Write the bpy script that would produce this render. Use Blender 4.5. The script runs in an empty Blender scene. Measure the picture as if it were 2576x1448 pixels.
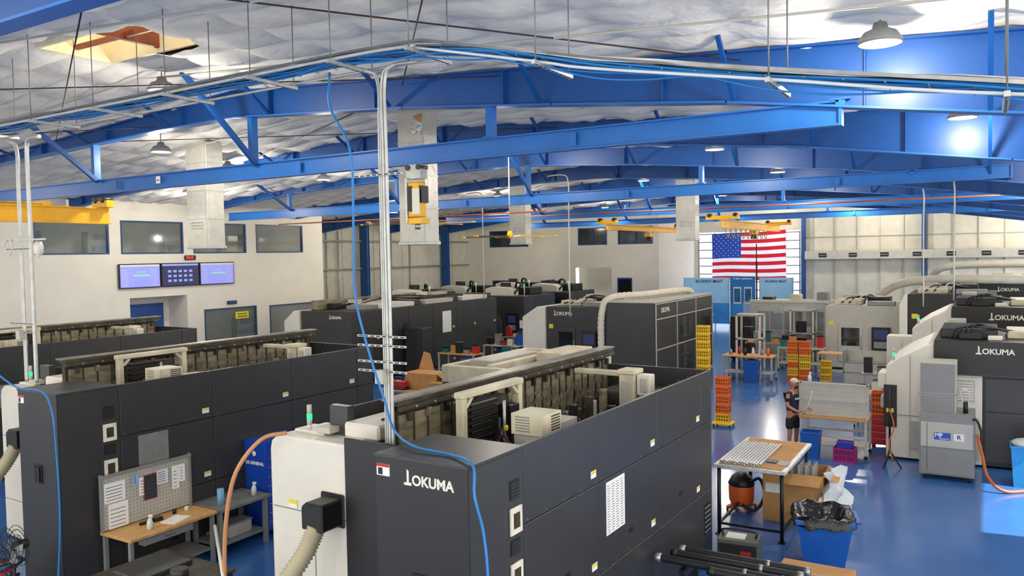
import bpy, math, random, bmesh
from mathutils import Vector, Matrix
random.seed(7)
S=bpy.context.scene; COL=S.collection
try:
    S.view_settings.view_transform='Standard'; S.view_settings.look='None'
    S.view_settings.exposure=0.0
except Exception: pass
def lin(h):
    h=h.lstrip('#'); o=[]
    for i in (0,2,4):
        c=int(h[i:i+2],16)/255; o.append(c/12.92 if c<=.04045 else ((c+.055)/1.055)**2.4)
    return o
MC={}
def mat(name,hexc,rough=.5,metal=0,var=.08,scale=3,bump=0,bscale=40,emit=0,alpha=1,trans=0,spec=.5,ehex=None,stretch=None,translucent=0):
    if name in MC: return MC[name]
    m=bpy.data.materials.new(name); m.use_nodes=True; N=m.node_tree.nodes; L=m.node_tree.links
    b=N['Principled BSDF']; c=lin(hexc)
    b.inputs['Roughness'].default_value=rough; b.inputs['Metallic'].default_value=metal
    b.inputs['Specular IOR Level'].default_value=spec
    b.inputs['Base Color'].default_value=(*c,1)
    tc=N.new('ShaderNodeTexCoord'); mp=N.new('ShaderNodeMapping'); L.new(tc.outputs['Object'],mp.inputs['Vector'])
    if stretch: mp.inputs['Scale'].default_value=stretch
    if var>0:
        n=N.new('ShaderNodeTexNoise'); n.inputs['Scale'].default_value=scale; n.inputs['Detail'].default_value=4
        L.new(mp.outputs['Vector'],n.inputs['Vector'])
        r=N.new('ShaderNodeValToRGB'); r.color_ramp.elements[0].position=.3; r.color_ramp.elements[1].position=.7
        r.color_ramp.elements[0].color=(*[max(0,x*(1-var)) for x in c],1)
        r.color_ramp.elements[1].color=(*[min(1,x*(1+var)) for x in c],1)
        L.new(n.outputs['Fac'],r.inputs['Fac']); L.new(r.outputs['Color'],b.inputs['Base Color'])
    if bump>0:
        n2=N.new('ShaderNodeTexNoise'); n2.inputs['Scale'].default_value=bscale; n2.inputs['Detail'].default_value=3
        L.new(mp.outputs['Vector'],n2.inputs['Vector'])
        bp=N.new('ShaderNodeBump'); bp.inputs['Strength'].default_value=bump; bp.inputs['Distance'].default_value=.02
        L.new(n2.outputs['Fac'],bp.inputs['Height']); L.new(bp.outputs['Normal'],b.inputs['Normal'])
    if emit>0:
        e=lin(ehex) if ehex else c
        b.inputs['Emission Color'].default_value=(*e,1); b.inputs['Emission Strength'].default_value=emit
    if alpha<1: b.inputs['Alpha'].default_value=alpha
    if trans>0: b.inputs['Transmission Weight'].default_value=trans
    if translucent>0:
        t=N.new('ShaderNodeBsdfTranslucent');t.inputs['Color'].default_value=(*c,1);mx=N.new('ShaderNodeMixShader');mx.inputs[0].default_value=translucent
        L.new(b.outputs[0],mx.inputs[1]);L.new(t.outputs[0],mx.inputs[2]);L.new(mx.outputs[0],N['Material Output'].inputs[0])
    MC[name]=m; return m
# palette
DARK=mat('graphite_paint','#383838',.36,.05,.07,2)  # also on machine sides, with their reflected light in the colour
DARKF=mat('graphite_front','#242424',.42,.0,.06,2)  # darker graphite for fronts, without the reflection; also for plain dark things
BLACK=mat('black_plastic','#131313',.45,0,.1,8)
WHITE=mat('machine_white','#e2ddcf',.4,0,.04,2)
CREAM=mat('cream_paint','#d3caaf',.45,0,.18,3)
OFFW=mat('wall_white','#efe9da',.75,0,.03,1.2,.05,60)
BLUE=mat('beam_blue','#1767b6',.4,.0,.08,1.5)
BLUED=mat('rafter_blue','#114c92',.42,.0,.1,1.2)
YEL=mat('crane_yellow','#f0b200',.4,0,.07,3)
GALV=mat('galvanised','#bebfba',.38,.4,.12,6)
ROD=mat('rod_gray','#7c7d7e',.5,.4,.1,6)
BCAB=mat('black_cable','#1b1c1e',.5)
BLCAB=mat('blue_cable','#1a78c0',.4,0,.08,6)
WCAB=mat('pale_cable','#d0d2d3',.5)
GRIME=mat('grimy_steel','#8c8269',.42,.25,.5,3.5,.25,20,stretch=(1,.5,3))
GRIMD=mat('dark_grime','#3f392c',.5,.2,.5,4,.3,15)
GRIMS=mat('worn_rail_steel','#8f897b',.4,.5,.35,5,.1,20)
PAPER=mat('paper','#eeeeea',.8,0,.03,20)
INK=mat('dark_print','#3c4148',.8)
LABY=mat('label_yellow','#e6d23a',.6)
RED=mat('red_paint','#b81f22',.4)
WOOD=mat('butcher_wood','#cf9f62',.5,0,.25,6,stretch=(6,1,1))
CARD=mat('cardboard','#bb8c58',.85,0,.12,4)
CARDD=mat('cardboard_inner','#7e5b38',.9,0,.12,4)
ORG=mat('orange_plastic','#ec6a22',.45)
YPL=mat('yellow_plastic','#efc21c',.45)
BPL=mat('blue_plastic','#1a59b2',.4)
GRAYP=mat('gray_paint','#8b8b89',.45,.1,.06,3)
LGRAY=mat('light_gray_paint','#bab7ac',.45,.05,.06,3)
STEEL=mat('bare_steel','#a8a8a6',.3,.75,.15,8)
GLASSD=mat('dark_glass','#1c2226',.08,0,.15,.8,spec=.8)
GLASSG=mat('tinted_pane','#3f4645',.1,.1,.4,.6,spec=.8)
BAG=mat('black_bag','#0d0e10',.25,0,.1,5,.6,12)
PLAST=mat('clear_film','#d6dbdd',.3,0,.05,5,.5,14)
HOSEW=mat('ribbed_white','#d8d2c0',.5)
HOSET=mat('ribbed_tan','#b1a788',.5)
OHOSE=mat('orange_hose','#c98c5e',.45)
LED=mat('lamp_glow','#ffffff',.5,0,0,emit=14,ehex='#fff6e0')
GREENL=mat('green_glow','#19e06a',.4,0,0,emit=2.5)
SCR=mat('screen_blue','#8f95e4',.3,0,.05,3,emit=.6,ehex='#8088e0')
SCRD=mat('screen_dark','#262a48',.3,0,0,emit=.5,ehex='#262a58')
SCRG=mat('screen_green','#8fc7ae',.3,0,0,emit=.5)
SKIN=mat('skin_tone','#b5795a',.6)
class M:
    def __init__(s): s.v=[];s.f=[];s.m=[];s.sm=[];s.mats=[]
    def mi(s,m):
        if m not in s.mats: s.mats.append(m)
        return s.mats.index(m)
    def face(s,idx,m,sm=False): s.f.append(idx); s.m.append(s.mi(m)); s.sm.append(sm)
    def bx(s,x0,x1,y0,y1,z0,z1,m):
        i=len(s.v); s.v+=[(x0,y0,z0),(x1,y0,z0),(x1,y1,z0),(x0,y1,z0),(x0,y0,z1),(x1,y0,z1),(x1,y1,z1),(x0,y1,z1)]
        for q in ((0,3,2,1),(4,5,6,7),(0,1,5,4),(1,2,6,5),(2,3,7,6),(3,0,4,7)): s.face([i+k for k in q],m)
        return s
    def beam(s,p0,p1,w,h,m,up=(0,0,1)):
        p0=Vector(p0);p1=Vector(p1);d=(p1-p0).normalized();u=Vector(up)
        if abs(d.dot(u))>.98:u=Vector((1,0,0))
        r=d.cross(u).normalized();u=r.cross(d).normalized();i=len(s.v)
        for p in (p0,p1):
            for a,b in ((-1,-1),(1,-1),(1,1),(-1,1)): s.v.append(tuple(p+r*a*w/2+u*b*h/2))
        for q in ((0,1,2,3),(7,6,5,4),(0,4,5,1),(1,5,6,2),(2,6,7,3),(3,7,4,0)): s.face([i+k for k in q],m)
        return s
    def tube(s,pts,r,m,n=8,caps=True,mods=None):
        P=[Vector(p) for p in pts]; K=len(P)
        R=r if isinstance(r,(list,tuple)) else [r]*K
        t0=(P[1]-P[0]).normalized(); a=Vector((0,0,1)) if abs(t0.z)<.9 else Vector((1,0,0))
        nrm=t0.cross(a).normalized(); i0=len(s.v)
        for k in range(K):
            if k==0:t=(P[1]-P[0])
            elif k==K-1:t=(P[k]-P[k-1])
            else:t=(P[k+1]-P[k-1])
            t=t.normalized() if t.length>1e-9 else t0
            nrm=(nrm-t*nrm.dot(t)).normalized(); b=t.cross(nrm)
            for j in range(n):
                an=2*math.pi*j/n; s.v.append(tuple(P[k]+(nrm*math.cos(an)+b*math.sin(an))*R[k]))
        for k in range(K-1):
            for j in range(n):
                j2=(j+1)%n; s.face([i0+k*n+j,i0+k*n+j2,i0+(k+1)*n+j2,i0+(k+1)*n+j],m,n>5)
        if caps:
            s.face([i0+j for j in range(n)][::-1],m); s.face([i0+(K-1)*n+j for j in range(n)],m)
        return s
    def cyl(s,p0,p1,r,m,n=14,r2=None): return s.tube([p0,p1],[r,r if r2 is None else r2],m,n)
    def lathe(s,prof,m,c=(0,0,0),n=24,axis='z'):
        i0=len(s.v)
        for (r,z) in prof:
            for j in range(n):
                a=2*math.pi*j/n; x,y=r*math.cos(a),r*math.sin(a)
                p=(x,y,z) if axis=='z' else ((z,x,y) if axis=='x' else (y,z,x))
                s.v.append((c[0]+p[0],c[1]+p[1],c[2]+p[2]))
        for k in range(len(prof)-1):
            for j in range(n):
                j2=(j+1)%n; s.face([i0+k*n+j,i0+k*n+j2,i0+(k+1)*n+j2,i0+(k+1)*n+j],m,True)
        return s
    def ext(s,pts,a,b,m,axis='y'):
        def P(p,t): return {'y':(p[0],t,p[1]),'x':(t,p[0],p[1]),'z':(p[0],p[1],t)}[axis]
        i=len(s.v);n=len(pts); s.v+=[P(p,a) for p in pts]+[P(p,b) for p in pts]
        s.face([i+k for k in range(n)][::-1],m); s.face([i+n+k for k in range(n)],m)
        for k in range(n): s.face([i+k,i+(k+1)%n,i+n+(k+1)%n,i+n+k],m)
        return s
    def quad(s,ps,m,sm=False):
        i=len(s.v); s.v+=[tuple(p) for p in ps]; s.face([i+k for k in range(len(ps))],m,sm); return s
    def ball(s,c,r,m,n=12,sc=(1,1,1)):
        pr=[(max(1e-4,math.sin(math.pi*k/8))*r,-math.cos(math.pi*k/8)*r) for k in range(9)]
        i0=len(s.v); s.lathe(pr,m,(0,0,0),n)
        for q in range(i0,len(s.v)):
            v=s.v[q]; s.v[q]=(c[0]+v[0]*sc[0],c[1]+v[1]*sc[1],c[2]+v[2]*sc[2])
        return s
    def obj(s,name,parent=None,loc=(0,0,0),rz=0,bev=0,label=None,cat=None,group=None,kind=None,fix=True,seg=1):
        me=bpy.data.meshes.new(name); me.from_pydata(s.v,[],s.f)
        for m in s.mats: me.materials.append(m)
        for k,p in enumerate(me.polygons): p.material_index=s.m[k]; p.use_smooth=s.sm[k]
        if fix:
            bm=bmesh.new(); bm.from_mesh(me); bmesh.ops.recalc_face_normals(bm,faces=bm.faces); bm.to_mesh(me); bm.free()
        o=bpy.data.objects.new(name,me); COL.objects.link(o); o.location=loc; o.rotation_euler=(0,0,rz)
        if parent: o.parent=parent
        if bev:
            b=o.modifiers.new('bevel','BEVEL'); b.width=bev; b.segments=seg; b.limit_method='ANGLE'; b.angle_limit=.7
        if label:o['label']=label
        if cat:o['category']=cat
        if group:o['group']=group
        if kind:o['kind']=kind
        return o
def T(name,label,cat,loc=(0,0,0),rz=0,group=None):
    e=bpy.data.objects.new(name,None); COL.objects.link(e); e.location=loc; e.rotation_euler=(0,0,rz)
    e.empty_display_size=.2; e['label']=label; e['category']=cat
    if group:e['group']=group
    return e
def dup(o,loc,rz=None,label=None,group=None):
    def cp(x,par):
        c=x.copy(); COL.objects.link(c)
        if par: c.parent=par; c.matrix_parent_inverse=x.matrix_parent_inverse.copy()
        for ch in list(x.children): cp(ch,c)
        return c
    c=cp(o,None); c.location=loc
    if rz is not None: c.rotation_euler=(0,0,rz)
    if label:c['label']=label
    if group:c['group']=group; o['group']=group
    return c
def cat(pts,n=6):
    P=[Vector(p) for p in pts]; P=[P[0]*2-P[1]]+P+[P[-1]*2-P[-2]]; o=[]
    for i in range(1,len(P)-2):
        for k in range(n):
            t=k/n; a,b,c,d=P[i-1],P[i],P[i+1],P[i+2]
            o.append(.5*((2*b)+(c-a)*t+(2*a-5*b+4*c-d)*t*t+(3*b-a-3*c+d)*t**3))
    o.append(P[-2]); return o
def txt(s,size,parent,loc,face,m,name='lettering',bold=.0,align='LEFT',ext=.003,sx=1):
    cu=bpy.data.curves.new(name,'FONT'); cu.body=s; cu.size=size; cu.extrude=ext; cu.offset=bold; cu.align_x=align; cu.align_y='CENTER'
    o=bpy.data.objects.new(name,cu); COL.objects.link(o); bpy.context.view_layer.update()
    me=bpy.data.meshes.new_from_object(o.evaluated_get(bpy.context.evaluated_depsgraph_get()))
    bpy.data.objects.remove(o); me.materials.clear(); me.materials.append(m)
    n=bpy.data.objects.new(name,me); COL.objects.link(n)
    n.rotation_euler={'-y':(math.pi/2,0,0),'+x':(math.pi/2,0,math.pi/2),'z':(0,0,0),'+y':(math.pi/2,0,math.pi)}[face]
    n.location=loc; n.scale=(sx,1,1)
    if parent:n.parent=parent
    return n
def okuma(parent,x,y,z,h,m=WHITE,w=None):
    g=M(); g.ext([(x,z-h*.55),(x+h*.95,z-h*.55),(x+h*.95,z-h*.25),(x+h*.62,z-h*.25),(x+h*.62,z+h*.9),(x+h*.36,z+h*1.05),(x+h*.36,z-h*.25),(x,z-h*.3)],y-.004,y,m)
    g.obj('logo_mark',parent); txt('OKUMA',h*1.42,parent,(x+h*1.02,y-.002,z),'-y',m,'logo_lettering',bold=h*.04)
def wallm(name,axis,p0,p1,a0,a1,z0,z1,ops,m):
    A=sorted({a0,a1,*[o[0] for o in ops],*[o[1] for o in ops]});Zs=sorted({z0,z1,*[o[2] for o in ops],*[o[3] for o in ops]})
    g=M()
    for i in range(len(A)-1):
        for j in range(len(Zs)-1):
            ca=(A[i]+A[i+1])/2;cz=(Zs[j]+Zs[j+1])/2
            if any(o[0]<ca<o[1] and o[2]<cz<o[3] for o in ops): continue
            if axis=='x': g.bx(p0,p1,A[i],A[i+1],Zs[j],Zs[j+1],m)
            else: g.bx(A[i],A[i+1],p0,p1,Zs[j],Zs[j+1],m)
    return g.obj(name,kind='structure')
# ---------------- camera
th=math.radians(1.03);yaw=math.radians(31);pt=math.atan(84/2000)
f=Vector((-math.sin(yaw)*math.cos(pt),math.cos(yaw)*math.cos(pt),-math.sin(pt)))
r0=Vector((math.cos(yaw),math.sin(yaw),0));u0=r0.cross(f)
r=r0*math.cos(th)-u0*math.sin(th);u=u0*math.cos(th)+r0*math.sin(th)
cd=bpy.data.cameras.new('camera');cam=bpy.data.objects.new('camera',cd);COL.objects.link(cam)
cam.matrix_world=Matrix(((r.x,u.x,-f.x,0),(r.y,u.y,-f.y,0),(r.z,u.z,-f.z,5.2),(0,0,0,1)))
cd.sensor_width=36;cd.lens=36*2000/2576;cd.clip_start=.1;cd.clip_end=300;S.camera=cam
# ---------------- structure
def ceilz(x): return 8.85-.066*abs(x+13.5)
FL=mat('blue_epoxy','#3a6aab',.18,0,.12,.6,.03,6,spec=.7)
M().bx(-36,6,-6,60,-.2,0,FL).obj('floor',kind='structure')
# ceiling: quilted insulation between purlin lines
CM=mat('white_insulation','#efebe2',.85,0,.05,3,1.0,6,spec=.15,stretch=(1,1.6,1))
g=M(); x0,x1,y0,y1=-35.5,6,-5,59; nx,ny=230,900
SKY=(-12.9,-10.55,7.1,8.3)
xs=[x0+(x1-x0)*i/nx for i in range(nx+1)]
for j in range(ny+1):
    Y=y0+(y1-y0)*j/ny; row=int(Y/.8)
    for X in xs:
        sy=abs(math.sin(math.pi*(Y+.05*math.sin(X*1.9)+.03*math.sin(X*4.3))/.8));sx=abs(math.sin(math.pi*X/1.5+.4*math.sin(Y*.4)))
        z=ceilz(X)+.0-.15*sy**.6*(.6+.4*sx)-.05*sx**.6+.016*math.sin(X*7.1+row*2.3)*sy+.012*math.sin(X*12.3+row*4.1+Y)*sy
        g.v.append((X,Y,z))
for j in range(ny):
    Y=y0+(y1-y0)*(j+.5)/ny
    for i in range(nx):
        X=x0+(x1-x0)*(i+.5)/nx
        if SKY[0]<X<SKY[1] and SKY[2]<Y<SKY[3]: continue
        a=j*(nx+1)+i; g.face([a,a+1,a+nx+2,a+nx+1],CM,True)
g.obj('ceiling',kind='structure',fix=False)
rf=M();RM=mat('roof_panel','#9a9a98',.6)
for xa,xb in ((-36,-13.5),(-13.5,6.3)):
    for ya,yb in ((-5,SKY[2]-.1),(SKY[3]+.1,60)):
        rf.quad([(xa,ya,ceilz(xa)+.15),(xb,ya,ceilz(xb)+.15),(xb,yb,ceilz(xb)+.15),(xa,yb,ceilz(xa)+.15)],RM)
for xa,xb in ((-36,-13.5),(-13.5,SKY[0]-.05),(SKY[1]+.05,6.3)):
    rf.quad([(xa,SKY[2]-.1,ceilz(xa)+.15),(xb,SKY[2]-.1,ceilz(xb)+.15),(xb,SKY[3]+.1,ceilz(xb)+.15),(xa,SKY[3]+.1,ceilz(xa)+.15)],RM)
rf.obj('trim_1',kind='structure')
# skylight
sk=T('skylight','sunlit ceiling skylight with warm cream shaft and rusty beam','skylight',(0,0,0))
WARM=mat('skylight_shaft','#ece0bd',.7);RUST=mat('rusty_steel','#8a4a30',.6,0,.3,5)
a,b,c,d=SKY; zc=ceilz(-12)-.14
M().bx(a-.05,a,c-.05,d+.05,zc-.02,zc+.95,WARM).bx(b,b+.05,c-.05,d+.05,zc-.02,zc+.95,WARM).bx(a,b,c-.05,c,zc-.02,zc+.95,WARM).bx(a,b,d,d+.05,zc-.02,zc+.95,WARM).obj('shaft',sk)
M().bx(a-.05,b+.05,c-.05,d+.05,zc+.95,zc+1.0,mat('skylight_dome','#fff4d8',.4,0,0,emit=2.0,ehex='#fff2d6')).obj('dome',sk)
M().beam(((a+b)/2+.1,c,zc+.2),((a+b)/2+.1,d,zc+.2),.08,.3,RUST).obj('beam',sk);M().beam((a,(c+d)/2,zc+.12),(b,(c+d)/2,zc+.12),.05,.08,RUST).obj('beam',sk)
# office wall X=-30
ops=[(16.0,18.9,5.5,6.86),(19.4,22.3,5.5,6.86),(22.8,25.7,5.5,6.86),(26.3,29.3,5.5,6.86),(19.7,22.4,0,3.7),(23.25,26.2,1.4,3.0),(27,30.1,1.4,2.95)]
wallm('wall_west','x',-30.2,-30,-5,30.7,0,7.75,ops,OFFW)
wallm('wall_office','y',30.5,30.7,-36,-30.2,0,7.3,[],OFFW)
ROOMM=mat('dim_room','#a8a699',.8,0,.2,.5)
def window(n,x,ya,yb,za,zb,glass=GLASSG,fr=mat('frame_blue','#274a73',.4)):
    g=M(); t=.06
    g.bx(x-.12,x+.02,ya,yb,za,za+t,fr).bx(x-.12,x+.02,ya,yb,zb-t,zb,fr).bx(x-.12,x+.02,ya,ya+t,za+t,zb-t,fr).bx(x-.12,x+.02,yb-t,yb,za+t,zb-t,fr)
    g.bx(x-.08,x-.06,ya+t,yb-t,za+t,zb-t,glass); g.obj('window_%d'%n,kind='structure')
CLG=mat('office_glass','#8b9592',.05,0,.1,1,alpha=.3,spec=.9)
for k,o in enumerate(ops[:4]): window(k+1,-30,*o,glass=CLG)
window(5,-30,*ops[5],glass=CLG);window(6,-30,*ops[6],glass=CLG)
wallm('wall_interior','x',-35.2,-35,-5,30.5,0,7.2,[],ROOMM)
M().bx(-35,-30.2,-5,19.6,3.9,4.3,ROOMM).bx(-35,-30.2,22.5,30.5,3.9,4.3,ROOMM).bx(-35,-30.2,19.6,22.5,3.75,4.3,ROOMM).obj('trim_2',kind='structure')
for k,(y,z) in enumerate(((17.2,4.3),(20.5,4.3),(24.2,4.3),(27.4,4.3),(24.4,0),(28.2,0))):
    e=T('storage_shelf','dark shelving unit seen through office window','shelf',(-33.2,y,z),0,'office shelves')
    for q in range(4):
        M().bx(-.2,.2,-.7,.7,.3+q*.5,.34+q*.5,GRAYP).obj('shelf_board',e)
        M().bx(-.15,.15,-.5+.1*q,.1+.1*q,.34+q*.5,.6+q*.5,[DARK,CARD,WHITE,BPL][(k+q)%4]).obj('storage_box',loc=(-33.2,y,z),label='box stored on office shelf',cat='box',group='boxes on office shelves',bev=.01)
    for q in (-.7,.66): M().bx(-.2,.2,q,q+.04,0,2.2,DARKF).obj('upright',e)
for y in (17.5,22.5,27.5):
    for z in (6.9,3.4):
        ld=bpy.data.lights.new('office_fill_light','POINT');ld.energy=35;ld.shadow_soft_size=.2;lo=bpy.data.objects.new('office_fill_light',ld);COL.objects.link(lo);lo.location=(-32,y,z)  # bare point lights added to brighten the rooms behind the glass
M().bx(-31.3,-30.2,19.55,19.7,0,3.7,OFFW).bx(-31.3,-30.2,22.4,22.55,0,3.7,OFFW).bx(-31.4,-31.3,19.55,22.55,0,3.75,OFFW).obj('trim_3',kind='structure')
DB=mat('door_blue','#1c56a2',.4)
g=M();g.bx(-31.3,-31.24,20.3,22.1,0,3.36,DB).bx(-31.24,-31.2,20.4,22.0,2.6,3.26,DB).bx(-31.24,-31.22,21.18,21.22,.05,2.55,BLACK).bx(-31.24,-31.17,21.3,21.4,1.0,1.1,STEEL);g.obj('door_1',kind='structure',bev=.005)
INS=mat('insulated_wall','#e0dbca',.7,0,.08,1.5,.9,3)
g=M()
for k in range(14):
    ya=30.7+k*1.45
    g.bx(-34.2,-34-.06*(k%2),ya,ya+1.45,0,7.3,INS)
g.obj('wall_exterior',kind='structure')
ops2=[(-31.9,-28.6,5.75,6.95),(-24.6,-22.4,5.75,6.95),(-21.6,-19.1,5.75,6.95),(-31.7,-30,0,3.3),(-27.6,-26,1.3,3.3),(-24.9,-22.1,2.4,4.2),(-21.7,-20.6,0,3.5)]
wallm('wall_block','y',50,50.2,-34,-18.7,0,8.4,ops2,OFFW)
wallm('wall_return','x',-18.9,-18.7,50.2,57.5,0,8.4,[],OFFW)
for k,o in enumerate(ops2[:3]+ops2[3:5]):
    g=M();t=.07;xa,xb,za,zb=o
    for q in ((xa,xa+t,za,zb),(xb-t,xb,za,zb),((xa+xb)/2-.03,(xa+xb)/2+.03,za,zb)): g.bx(q[0],q[1],49.98,50.1,q[2],q[3],BLUED)
    g.bx(xa+t,xb-t,50.0,50.1,za,za+t,BLUED).bx(xa+t,xb-t,50.0,50.1,zb-t,zb,BLUED).bx(xa,xb,50.1,50.12,za,zb,GLASSG)
    g.obj('window_%d'%(7+k),kind='structure')
M().bx(-25,-22,50.9,51,2.3,4.3,LGRAY).obj('trim_4',kind='structure')
M().bx(-21.7,-20.6,50.05,50.12,0,3.5,DB).bx(-21.6,-20.7,50.0,50.05,2.4,3.4,GLASSD).bx(-20.85,-20.75,49.97,50.05,1.0,1.1,STEEL).obj('door_2',kind='structure')
ops3=[(-18.4,-11.2,0,6.55)]
wallm('wall_north','y',57.5,57.7,-18.7,6,0,8.6,ops3,INS)
g=M()
for k in range(12):
    xa=-10.4+k*1.4
    g.bx(xa,xa+.05,57.4,57.5,0,7.8,LGRAY)
g.bx(-10.9,5,57.42,57.5,6.0,6.05,LGRAY).obj('trim_5',kind='structure')
SHEER=mat('translucent_panel','#dfe8f0',.4,0,.03,2,emit=1.5,ehex='#d4e8ff')
g=M()
g.bx(-18.4,-11.2,57.55,57.58,0,6.55,SHEER)
for k in range(12): g.bx(-18.4,-11.2,57.5,57.55,k*.58,k*.58+.07,GRAYP)
for k in range(7): g.bx(-18.4+k*1.19-.04,-18.4+k*1.19+.04,57.49,57.54,0,6.5,GRAYP)
g.obj('door_3',kind='structure')
wallm('wall_east','x',5,5.2,13.5,24,0,7.5,[(17.3,19.8,0,4.0)],INS)
# ---------------- frames
def zb(x):
    P=[(-34.5,6.6),(-27,7.55),(-23,7.85),(-16,8.12),(-13.5,8.15),(-9,7.86),(-6,7.58),(-3.2,7.3),(.35,6.77),(5.2,6.0)]
    for (a,za),(b,zb_) in zip(P,P[1:]):
        if a<=x<=b: return za+(zb_-za)*(x-a)/(b-a)
    return P[0][1] if x<P[0][0] else P[-1][1]
def rafter(Y,xa=-34,xb=4.95,flat=None):
    e=T('roof_rafter','deep blue tapered steel rafter under insulated roof','beam',(0,Y,0),group='roof rafters')
    ZB=(lambda x:flat) if flat else zb
    xs=sorted({xa,xb,-27,-23,-16,-13.5,-9,-6,-3.2,.35}); xs=[x for x in xs if xa<=x<=xb]
    top=lambda x:ceilz(x)-.17
    g=M()
    for a,b in zip(xs,xs[1:]): g.ext([(a,ZB(a)),(b,ZB(b)),(b,top(b)),(a,top(a))],-.006,.006,BLUED)
    g.obj('web',e)
    g=M()
    for a,b in zip(xs,xs[1:]): g.beam((a-.01,0,ZB(a)),(b+.01,0,ZB(b)),.24,.03,BLUE)
    g.obj('bottom_flange',e)
    g=M()
    for a,b in zip(xs,xs[1:]): g.beam((a-.01,0,top(a)),(b+.01,0,top(b)),.24,.03,BLUED)
    g.obj('top_flange',e)
    x=xa+1
    while x<xb: M().bx(x-.008,x+.008,-.11,.11,ZB(x),top(x),BLUED).obj('web_stiffener',e); x+=2.75
    x=xa+2
    while x<xb:
        M().beam((x,-.1,ZB(x)+.03),(x,-.85,top(x)+.05),.06,.06,BLUED).obj('flange_brace',e); x+=3.1
    return e
rafter(4.2,-29.9,-5,7.5)
for Y in (11.4,17.3,23,28.8,34.6,40.4,46.2,52): rafter(Y,-33.9 if Y>30.7 else -29.9)
for Y in (38,46.6):
    c=T('steel_column','blue steel wall column of the building frame','column',(-33.6,Y,0),group='wall columns')
    M().bx(-.25,.35,-.12,-.09,0,7.2,BLUED).obj('flange',c);M().bx(-.25,.35,.09,.12,0,7.2,BLUED).obj('flange',c)
    M().bx(-.2,.3,-.09,.09,0,7.2,BLUE).obj('web',c)
for X in (-10.95,-3.6,3.6):
    c=T('steel_column','blue steel column against insulated end wall','column',(X,57.2,0),group='end wall columns')
    M().bx(-.12,.12,-.13,-.1,0,7.4,BLUED).obj('flange',c);M().bx(-.12,.12,.08,.11,0,7.4,BLUED).obj('flange',c)
    M().bx(-.02,.02,-.1,.08,0,7.4,BLUE).obj('web',c)
def crane_beam(Y,xa,xb,z=7.0):
    e=T('runway_beam','bright blue overhead crane runway beam hung from rafters','beam',(0,Y,z),group='crane runway beams')
    M().bx(xa,xb,-.01,.01,-.14,.14,BLUE).obj('web',e)
    M().bx(xa,xb,-.08,.08,-.165,-.14,BLUE).obj('bottom_flange',e);M().bx(xa,xb,-.08,.08,.14,.165,BLUE).obj('top_flange',e)
    M().bx(xb-.02,xb+.02,-.09,.09,-.17,.17,BLUE).obj('end_plate',e)
    for x in (-24,-18.5,-13,-7.2,-1.7):
        if xa<x<=xb+.1:
            M().beam((x,0,.16),(x,0,zb(x)-z),.16,.12,BLUE).bx(x-.12,x+.12,-.1,.1,.165,.185,BLUE).obj('hanger_post',e)
            if x<-10: M().beam((x+.15,-.05,.12),(x+.15,-1.75,ceilz(x)-z-.12),.09,.09,BLUED).obj('sway_brace',e)
    for k in range(3): M().bx(xb-4-k*6,xb-3.88-k*6,-.09,-.08,-.1,.1,BLUE).obj('splice_plate',e)
    return e
b1=crane_beam(11.4,-29.5,-1.7);crane_beam(22.8,-27.6,.45);crane_beam(33.5,-24,3);crane_beam(44,-26,4)
M().bx(-16.1,-15.95,-.085,-.08,-.06,.1,PAPER).bx(-16.07,-15.98,-.087,-.085,0,.02,INK).obj('capacity_sign',b1)
def pipe(name,label,pts,r,m,cat_='pipe',n=8,group=None):
    return M().tube(pts,r,m,n).obj(name,label=label,cat=cat_,group=group)
pipe('copper_rail','long copper-coloured conductor rail beside crane runway',[(-26,32.3,6.95),(4,32.3,6.95)],.03,mat('copper','#b5603a',.4,.4),'rail')
pipe('copper_rail','long copper-coloured conductor rail beside crane runway',[(-24,22.2,6.55),(-12,22.2,6.55)],.025,MC['copper'],'rail')
# bridge cranes
def bridge(X,ya,yb,label,thick=.3,festoon=False,w=.9,stackd=False):
    z=6.8-.31-thick/2
    e=T('bridge_crane',label,'crane',(X,0,z),group='yellow bridge cranes')
    M().bx(-.01,.01,ya,yb,-thick/2,thick/2,YEL).bx(-.1,.1,ya,yb,thick/2,thick/2+.025,YEL).bx(-.1,.1,ya,yb,-thick/2-.025,-thick/2,YEL).obj('girder',e)
    for y in (ya+.15,yb-.15):
        g=M().bx(-w,w,y-.1,y+.1,thick/2+.03,thick/2+.2,YEL)
        for s in (-w+.15,w-.15): g.cyl((s,y-.14,thick/2+.22),(s,y+.14,thick/2+.22),.08,BLACK,12)
        g.obj('end_truck',e,bev=.01)
    M().bx(-.15,.15,(ya+yb)/2-.3,(ya+yb)/2+.3,-.4,-.2,YEL).bx(-.12,.12,(ya+yb)/2-.12,(ya+yb)/2+.12,-.6,-.4,BLACK).obj('trolley_hoist',e,bev=.02)
    if stackd:
        M().bx(-1.15,-1.0,ya,yb-.9,.1,.3,YEL).bx(-1.2,-.95,ya,yb-.9,.3,.33,YEL).obj('upper_girder',e)
        M().bx(-1.0,0,yb-1.6,yb-1.4,.2,.3,YEL).obj('cross_tie',e)
    if festoon:
        n=9
        for k in range(n):
            a=ya+(yb-ya)*k/n*.7;b=a+(yb-ya)/n*.7
            M().tube(cat([(.15,a,-.2),(.15,(a+b)/2,-.6),(.15,b,-.2)],5),.018,mat('festoon','#a8904a',.5),6).obj('festoon_cable',e)
bridge(-18.6,2,11.75,'yellow steel bridge crane girder with end trucks',.34,False,.3,True)
bridge(-15,33.4,44.1,'yellow bridge crane girder above distant machines',.22,False,.5)
bridge(-9.7,33.4,44.1,'yellow bridge crane with looping festoon cable',.3,True,.7)
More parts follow.
